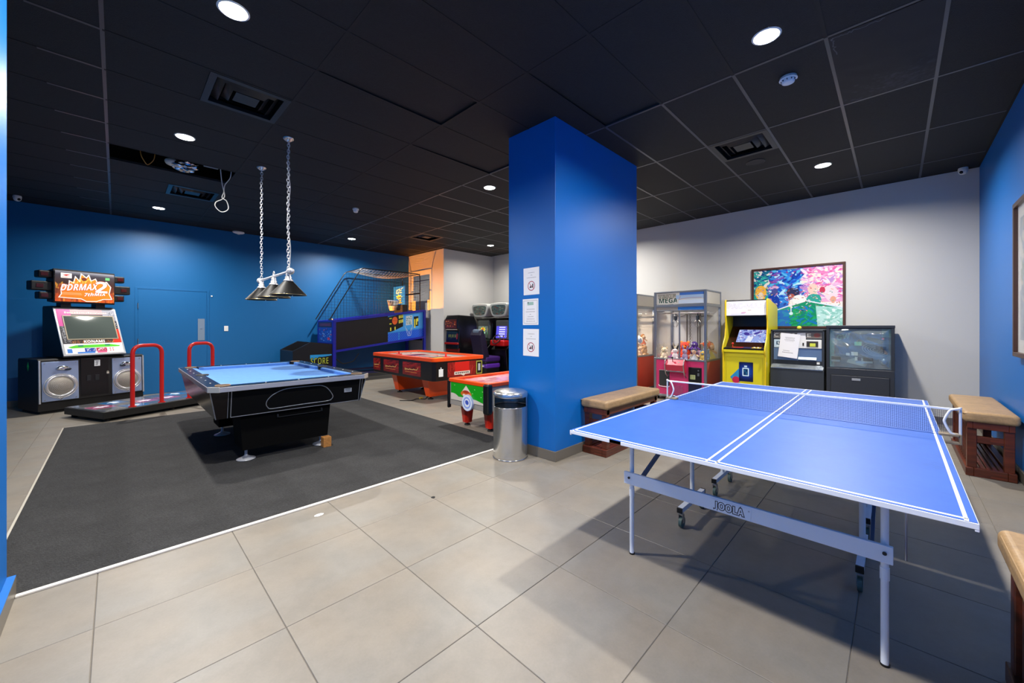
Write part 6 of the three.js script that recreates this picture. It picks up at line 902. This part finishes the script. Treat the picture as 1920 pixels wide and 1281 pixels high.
// ================================================================ CHANGE MACHINE
{
  const t = thing('change_machine', 'grey change machine with a paper taped over its front', 'change machine', [7.62, 0, -1.08], -PI / 2);
  const g1 = mat(0x3c4046, 0.4, 0.3), g2 = mat(0x2c3036, 0.45, 0.2), W = 0.335;
  mesh('cabinet', [box(-W, W, 0, 0.7, -0.32, 0.36, 0.006), box(-W, -W + 0.025, 0.7, 1.3, -0.32, 0.32, 0.004), box(W - 0.025, W, 0.7, 1.3, -0.32, 0.32, 0.004), box(-W, W, 1.275, 1.3, -0.32, 0.32, 0.004), box(-W + 0.025, W - 0.025, 0.7, 1.275, -0.32, 0.28)], g1, t);
  const shelf = mesh('shelf', Side([[0.28, 0.7], [0.37, 0.7], [0.37, 0.712], [0.3, 0.765], [0.28, 0.765]], 2 * W - 0.02, 0, 0), mat(0xaab2ba, 0.25, 0.9, { bumpMap: rollerBump, bumpScale: 0.002 }), t);
  const sg = ctex(1024, 200, (c) => { c.fillStyle = '#6e6661'; c.fillRect(0, 0, 1024, 200); c.strokeStyle = '#b0aaa4'; c.lineWidth = 6; c.strokeRect(6, 6, 1012, 188); c.font = 'bold 150px sans-serif'; c.textAlign = 'center'; c.fillStyle = '#e6e2da'; c.save(); c.translate(420, 156); c.scale(1.35, 1); c.fillText('CHANGE', -10, 0); c.restore(); c.fillStyle = '#8a4a42'; c.beginPath(); c.arc(930, 100, 66, 0, 7); c.fill(); });
  board('sign', 2 * W - 0.07, 0.095, printed(sg, 0.35), t, [0, 1.218, 0.285], null, 0.01);
  const l1 = ctex(512, 256, (c) => { c.fillStyle = '#c4d6e4'; c.fillRect(0, 0, 512, 256); c.fillStyle = '#24425e'; c.fillRect(50, 60, 420, 110); c.font = 'bold 96px sans-serif'; c.fillStyle = '#eef4f8'; c.fillText('$1 or $5', 70, 148); c.fillStyle = '#e4eef4'; c.fillRect(60, 190, 380, 30); });
  board('bill_label', 0.3, 0.125, printed(l1, 0.35), t, [-0.145, 1.085, 0.284], null, 0.008);
  const va = mesh('bill_acceptor', B(0.3, 0.13, 0.02, 0.15, 1.085, 0.285, 0.004), white, t); mesh('acceptor_slot', [B(0.14, 0.085, 0.01, 0.19, 1.085, 0.296, 0.003), B(0.02, 0.045, 0.01, 0.08, 1.08, 0.296, 0.002)], mat(0x35302a, 0.4), va); mesh('yellow_light', B(0.07, 0.05, 0.012, 0.195, 1.072, 0.297, 0.003), mat(0xd2d84a, 0.3), va);
  mesh('steel_plate', box(-W + 0.035, W - 0.035, 0.83, 1.015, 0.28, 0.284), mat(0x6d84a4, 0.22, 0.3), t);
  mesh('coin_cup', [Side([[0.284, 0.84], [0.33, 0.85], [0.3, 0.885], [0.284, 0.885]], 0.22, 0.13, 0)], mat(0xd4e0e8, 0.2, 0.3), t);
  mesh('lower_trim', box(-W + 0.025, W - 0.025, 0.765, 0.83, 0.28, 0.29), g2, t); mesh('serial_label', B0(0.035, 0.03, 0.004, 0.26, 0.8, 0.292), white, t);
  mesh('door_seam', box(-W + 0.03, W - 0.03, 0.08, 0.085, 0.3605, 0.362), black, t);
  const pt = ctex(400, 560, (c) => { c.fillStyle = '#eceaf0'; c.fillRect(0, 0, 400, 560); c.fillStyle = '#77747e'; const row = (y, x0, x1, h) => { let x = x0; while (x < x1) { const k = 8 + rnd() * 14; c.fillRect(x, y, k, h); x += k + 5; } }; row(90, 100, 290, 9); row(118, 110, 280, 9); row(148, 90, 300, 9); row(175, 110, 270, 5); row(400, 90, 230, 12); row(440, 80, 290, 14); });
  single('taped_paper', (() => { const g = new THREE.BoxGeometry(0.25, 0.37, 0.0015, 8, 8, 1), p = g.attributes.position; for (let i = 0; i < p.count; i++) { const v = p.getY(i) / 0.37, u = p.getX(i) / 0.25; p.setZ(i, p.getZ(i) + 0.012 * (0.5 - v) * (0.5 - v) + 0.004 * Math.sin(u * 5)); } g.computeVertexNormals(); return g; })(), printed(pt, 0.6), 'white printed paper taped crookedly over the change machine', 'paper', [7.305, 1.055, -1.175], [0, -PI / 2, -0.11]);
  single('tape_piece', B0(0.1, 0.1, 0.001), mat(0xe8e6ea, 0.5), 'second white paper scrap behind the taped paper on the change machine', 'paper', [7.326, 1.2, -1.02], [0, -PI / 2, 0.04]);
  single('yellow_ball', Sph(0.03, 7.33, 1.329, -1.05, 1, 1, 1, 16), mat(0xd8d23a, 0.5), 'small yellow ball lying on top of the change machine', 'ball');
}

// ================================================================ CAPSULE / STICKER VENDING MACHINE
{
  const t = thing('vending_machine', 'dark grey vending cabinet with wrinkled clear film over its window', 'vending machine', [7.56, 0, -0.36], -PI / 2);
  const g1 = mat(0x34373d, 0.4, 0.3), W = 0.353;
  mesh('cabinet', [box(-W, W, 0, 0.76, -0.36, 0.36, 0.006), box(-W, -W + 0.035, 0.76, 1.33, -0.36, 0.36, 0.004), box(W - 0.035, W, 0.76, 1.33, -0.36, 0.36, 0.004), box(-W - 0.004, W + 0.004, 1.33, 1.366, -0.36, 0.365, 0.005), box(-W + 0.03, W - 0.03, 0.76, 1.33, -0.36, 0.3)], g1, t);
  const bt = ctex(512, 420, (c) => { c.fillStyle = '#5f7288'; c.fillRect(0, 0, 512, 420); c.fillStyle = '#4a5a72'; c.fillRect(0, 160, 512, 110); c.fillStyle = '#6f9a9c'; c.fillRect(0, 0, 40, 420); c.fillRect(440, 0, 72, 90); c.strokeStyle = '#9fc8b8'; c.lineWidth = 5; c.font = 'italic 70px serif'; c.save(); c.translate(60, 130); c.rotate(-0.25); c.strokeText('GW', 0, 0); c.restore(); c.fillStyle = '#8fd0b0'; c.fillRect(215, 140, 60, 40); c.strokeStyle = '#8ea0b4'; c.lineWidth = 6; for (let i = 0; i < 5; i++) { c.beginPath(); c.ellipse(390, 220, 110 - i * 22, 60 - i * 12, 0.2, 0.4, 4.6); c.stroke(); } c.fillStyle = '#a4b4be'; c.beginPath(); c.moveTo(160, 330); c.lineTo(260, 300); c.lineTo(330, 340); c.lineTo(310, 400); c.lineTo(150, 360); c.fill(); });  // the elliptical swirls are film reflections painted into the board print
  const bb = board('graphic_reflection_board', 2 * W - 0.07, 0.56, printed(bt, 0.3), t, [0, 1.045, 0.304], null, 0.006);
  const slotB = mat(0x121418, 0.35);
  for (const [u, v, w, h] of [[0.28, 1.185, 0.06, 0.045], [0.28, 1.06, 0.06, 0.04]]) { const sl = mesh('coin_slot', B(w, h, 0.02, u - 0.04, v, 0.312, 0.004), slotB, t); if (v > 1.1) mesh('red_light', B0(0.022, 0.022, 0.004, u - 0.04, v, 0.323), mat(0xe04a4a, 0.3), sl); }
  for (const [u, c] of [[-0.25, 0], [0.09, 0]]) { const dv = mesh('dispense_slot', B(0.1, 0.05, 0.03, u, 0.9, 0.315, 0.005), slotB, t); mesh('slot_flap', B(0.1, 0.03, 0.02, u, 0.86, 0.318, 0.005), mat(0xa7b4bc, 0.3, 0.4), dv); }
  mesh('price_card', [B0(0.04, 0.035, 0.004, -0.12, 0.96, 0.31), B0(0.07, 0.05, 0.004, -0.05, 0.97, 0.31), B0(0.03, 0.05, 0.004, -0.03, 0.9, 0.31)], white, t); mesh('blue_card', B0(0.04, 0.05, 0.004, 0.0, 0.9, 0.31), mat(0x24386e, 0.4), t);
  mesh('knob', [Sph(0.035, 0.25, 0.87, 0.32, 1, 1.3, 0.4, 16)], mat(0x9aa8b8, 0.25, 0.7), t);
  // the wrinkled film
  const g = new THREE.PlaneGeometry(2 * W - 0.075, 0.555, 60, 48), p = g.attributes.position;
  for (let i = 0; i < p.count; i++) { const u = p.getX(i), v = p.getY(i), e = Math.min(1, (W - 0.04 - Math.abs(u)) * 14, (0.2775 - Math.abs(v)) * 14); p.setZ(i, Math.max(0, e) * (0.04 * n64(u * 420 + 300, v * 620 + u * 260 + 300) + 0.022 * n16(u * 100 + 300, v * 80 - u * 50 + 300))); } g.computeVertexNormals();
  mesh('clear_film', g.translate(0, 1.045, 0.335), mat(0xdceaec, 0.04, 0.1, { transmission: 0.92, thickness: 0, ior: 2.0, clearcoat: 1, clearcoatRoughness: 0.03, side: THREE.DoubleSide }), t).userData.label = 'wrinkled clear plastic film';
  mesh('film_frame', [box(-W + 0.03, W - 0.03, 0.757, 0.772, 0.3, 0.345), box(-W + 0.03, W - 0.03, 1.318, 1.333, 0.3, 0.345)], g1, t);
  const dw = mesh('drawer_front', box(-W + 0.05, W - 0.05, 0.06, 0.66, 0.357, 0.366, 0.004), mat(0x30333a, 0.45, 0.2), t); mesh('drawer_gap', [box(-W + 0.044, W - 0.044, 0.66, 0.668, 0.3595, 0.362), box(-W + 0.044, -W + 0.05, 0.06, 0.66, 0.3595, 0.362), box(W - 0.05, W - 0.044, 0.06, 0.66, 0.3595, 0.362)], black, dw); mesh('name_plate', B(0.09, 0.03, 0.004, -0.03, 0.615, 0.367, 0.001), mat(0xb4b6b8, 0.35, 0.5), dw);
}

// ================================================================ LITTER ON THE FLOOR
single('paper_scrap', new THREE.CircleGeometry(0.026, 7).scale(1.3, 0.8, 1).rotateX(-PI / 2).translate(1.023, 0.0015, -2.955), paper, 'white paper scrap on the tiles in front of the carpet edge', 'paper scrap');
single('floor_plug', Cyl(0.016, 0.016, 0.004, 1.763, 0.001, -2.613, 14), rubber, 'tiny black plug on the tiles near the carpet edge', 'plug');

scene.traverse(o => { if (o.isMesh) { o.castShadow = true; o.receiveShadow = true; } if (o.isPointLight || o.isSpotLight) o.castShadow = true; });
renderer.render(scene, camera);
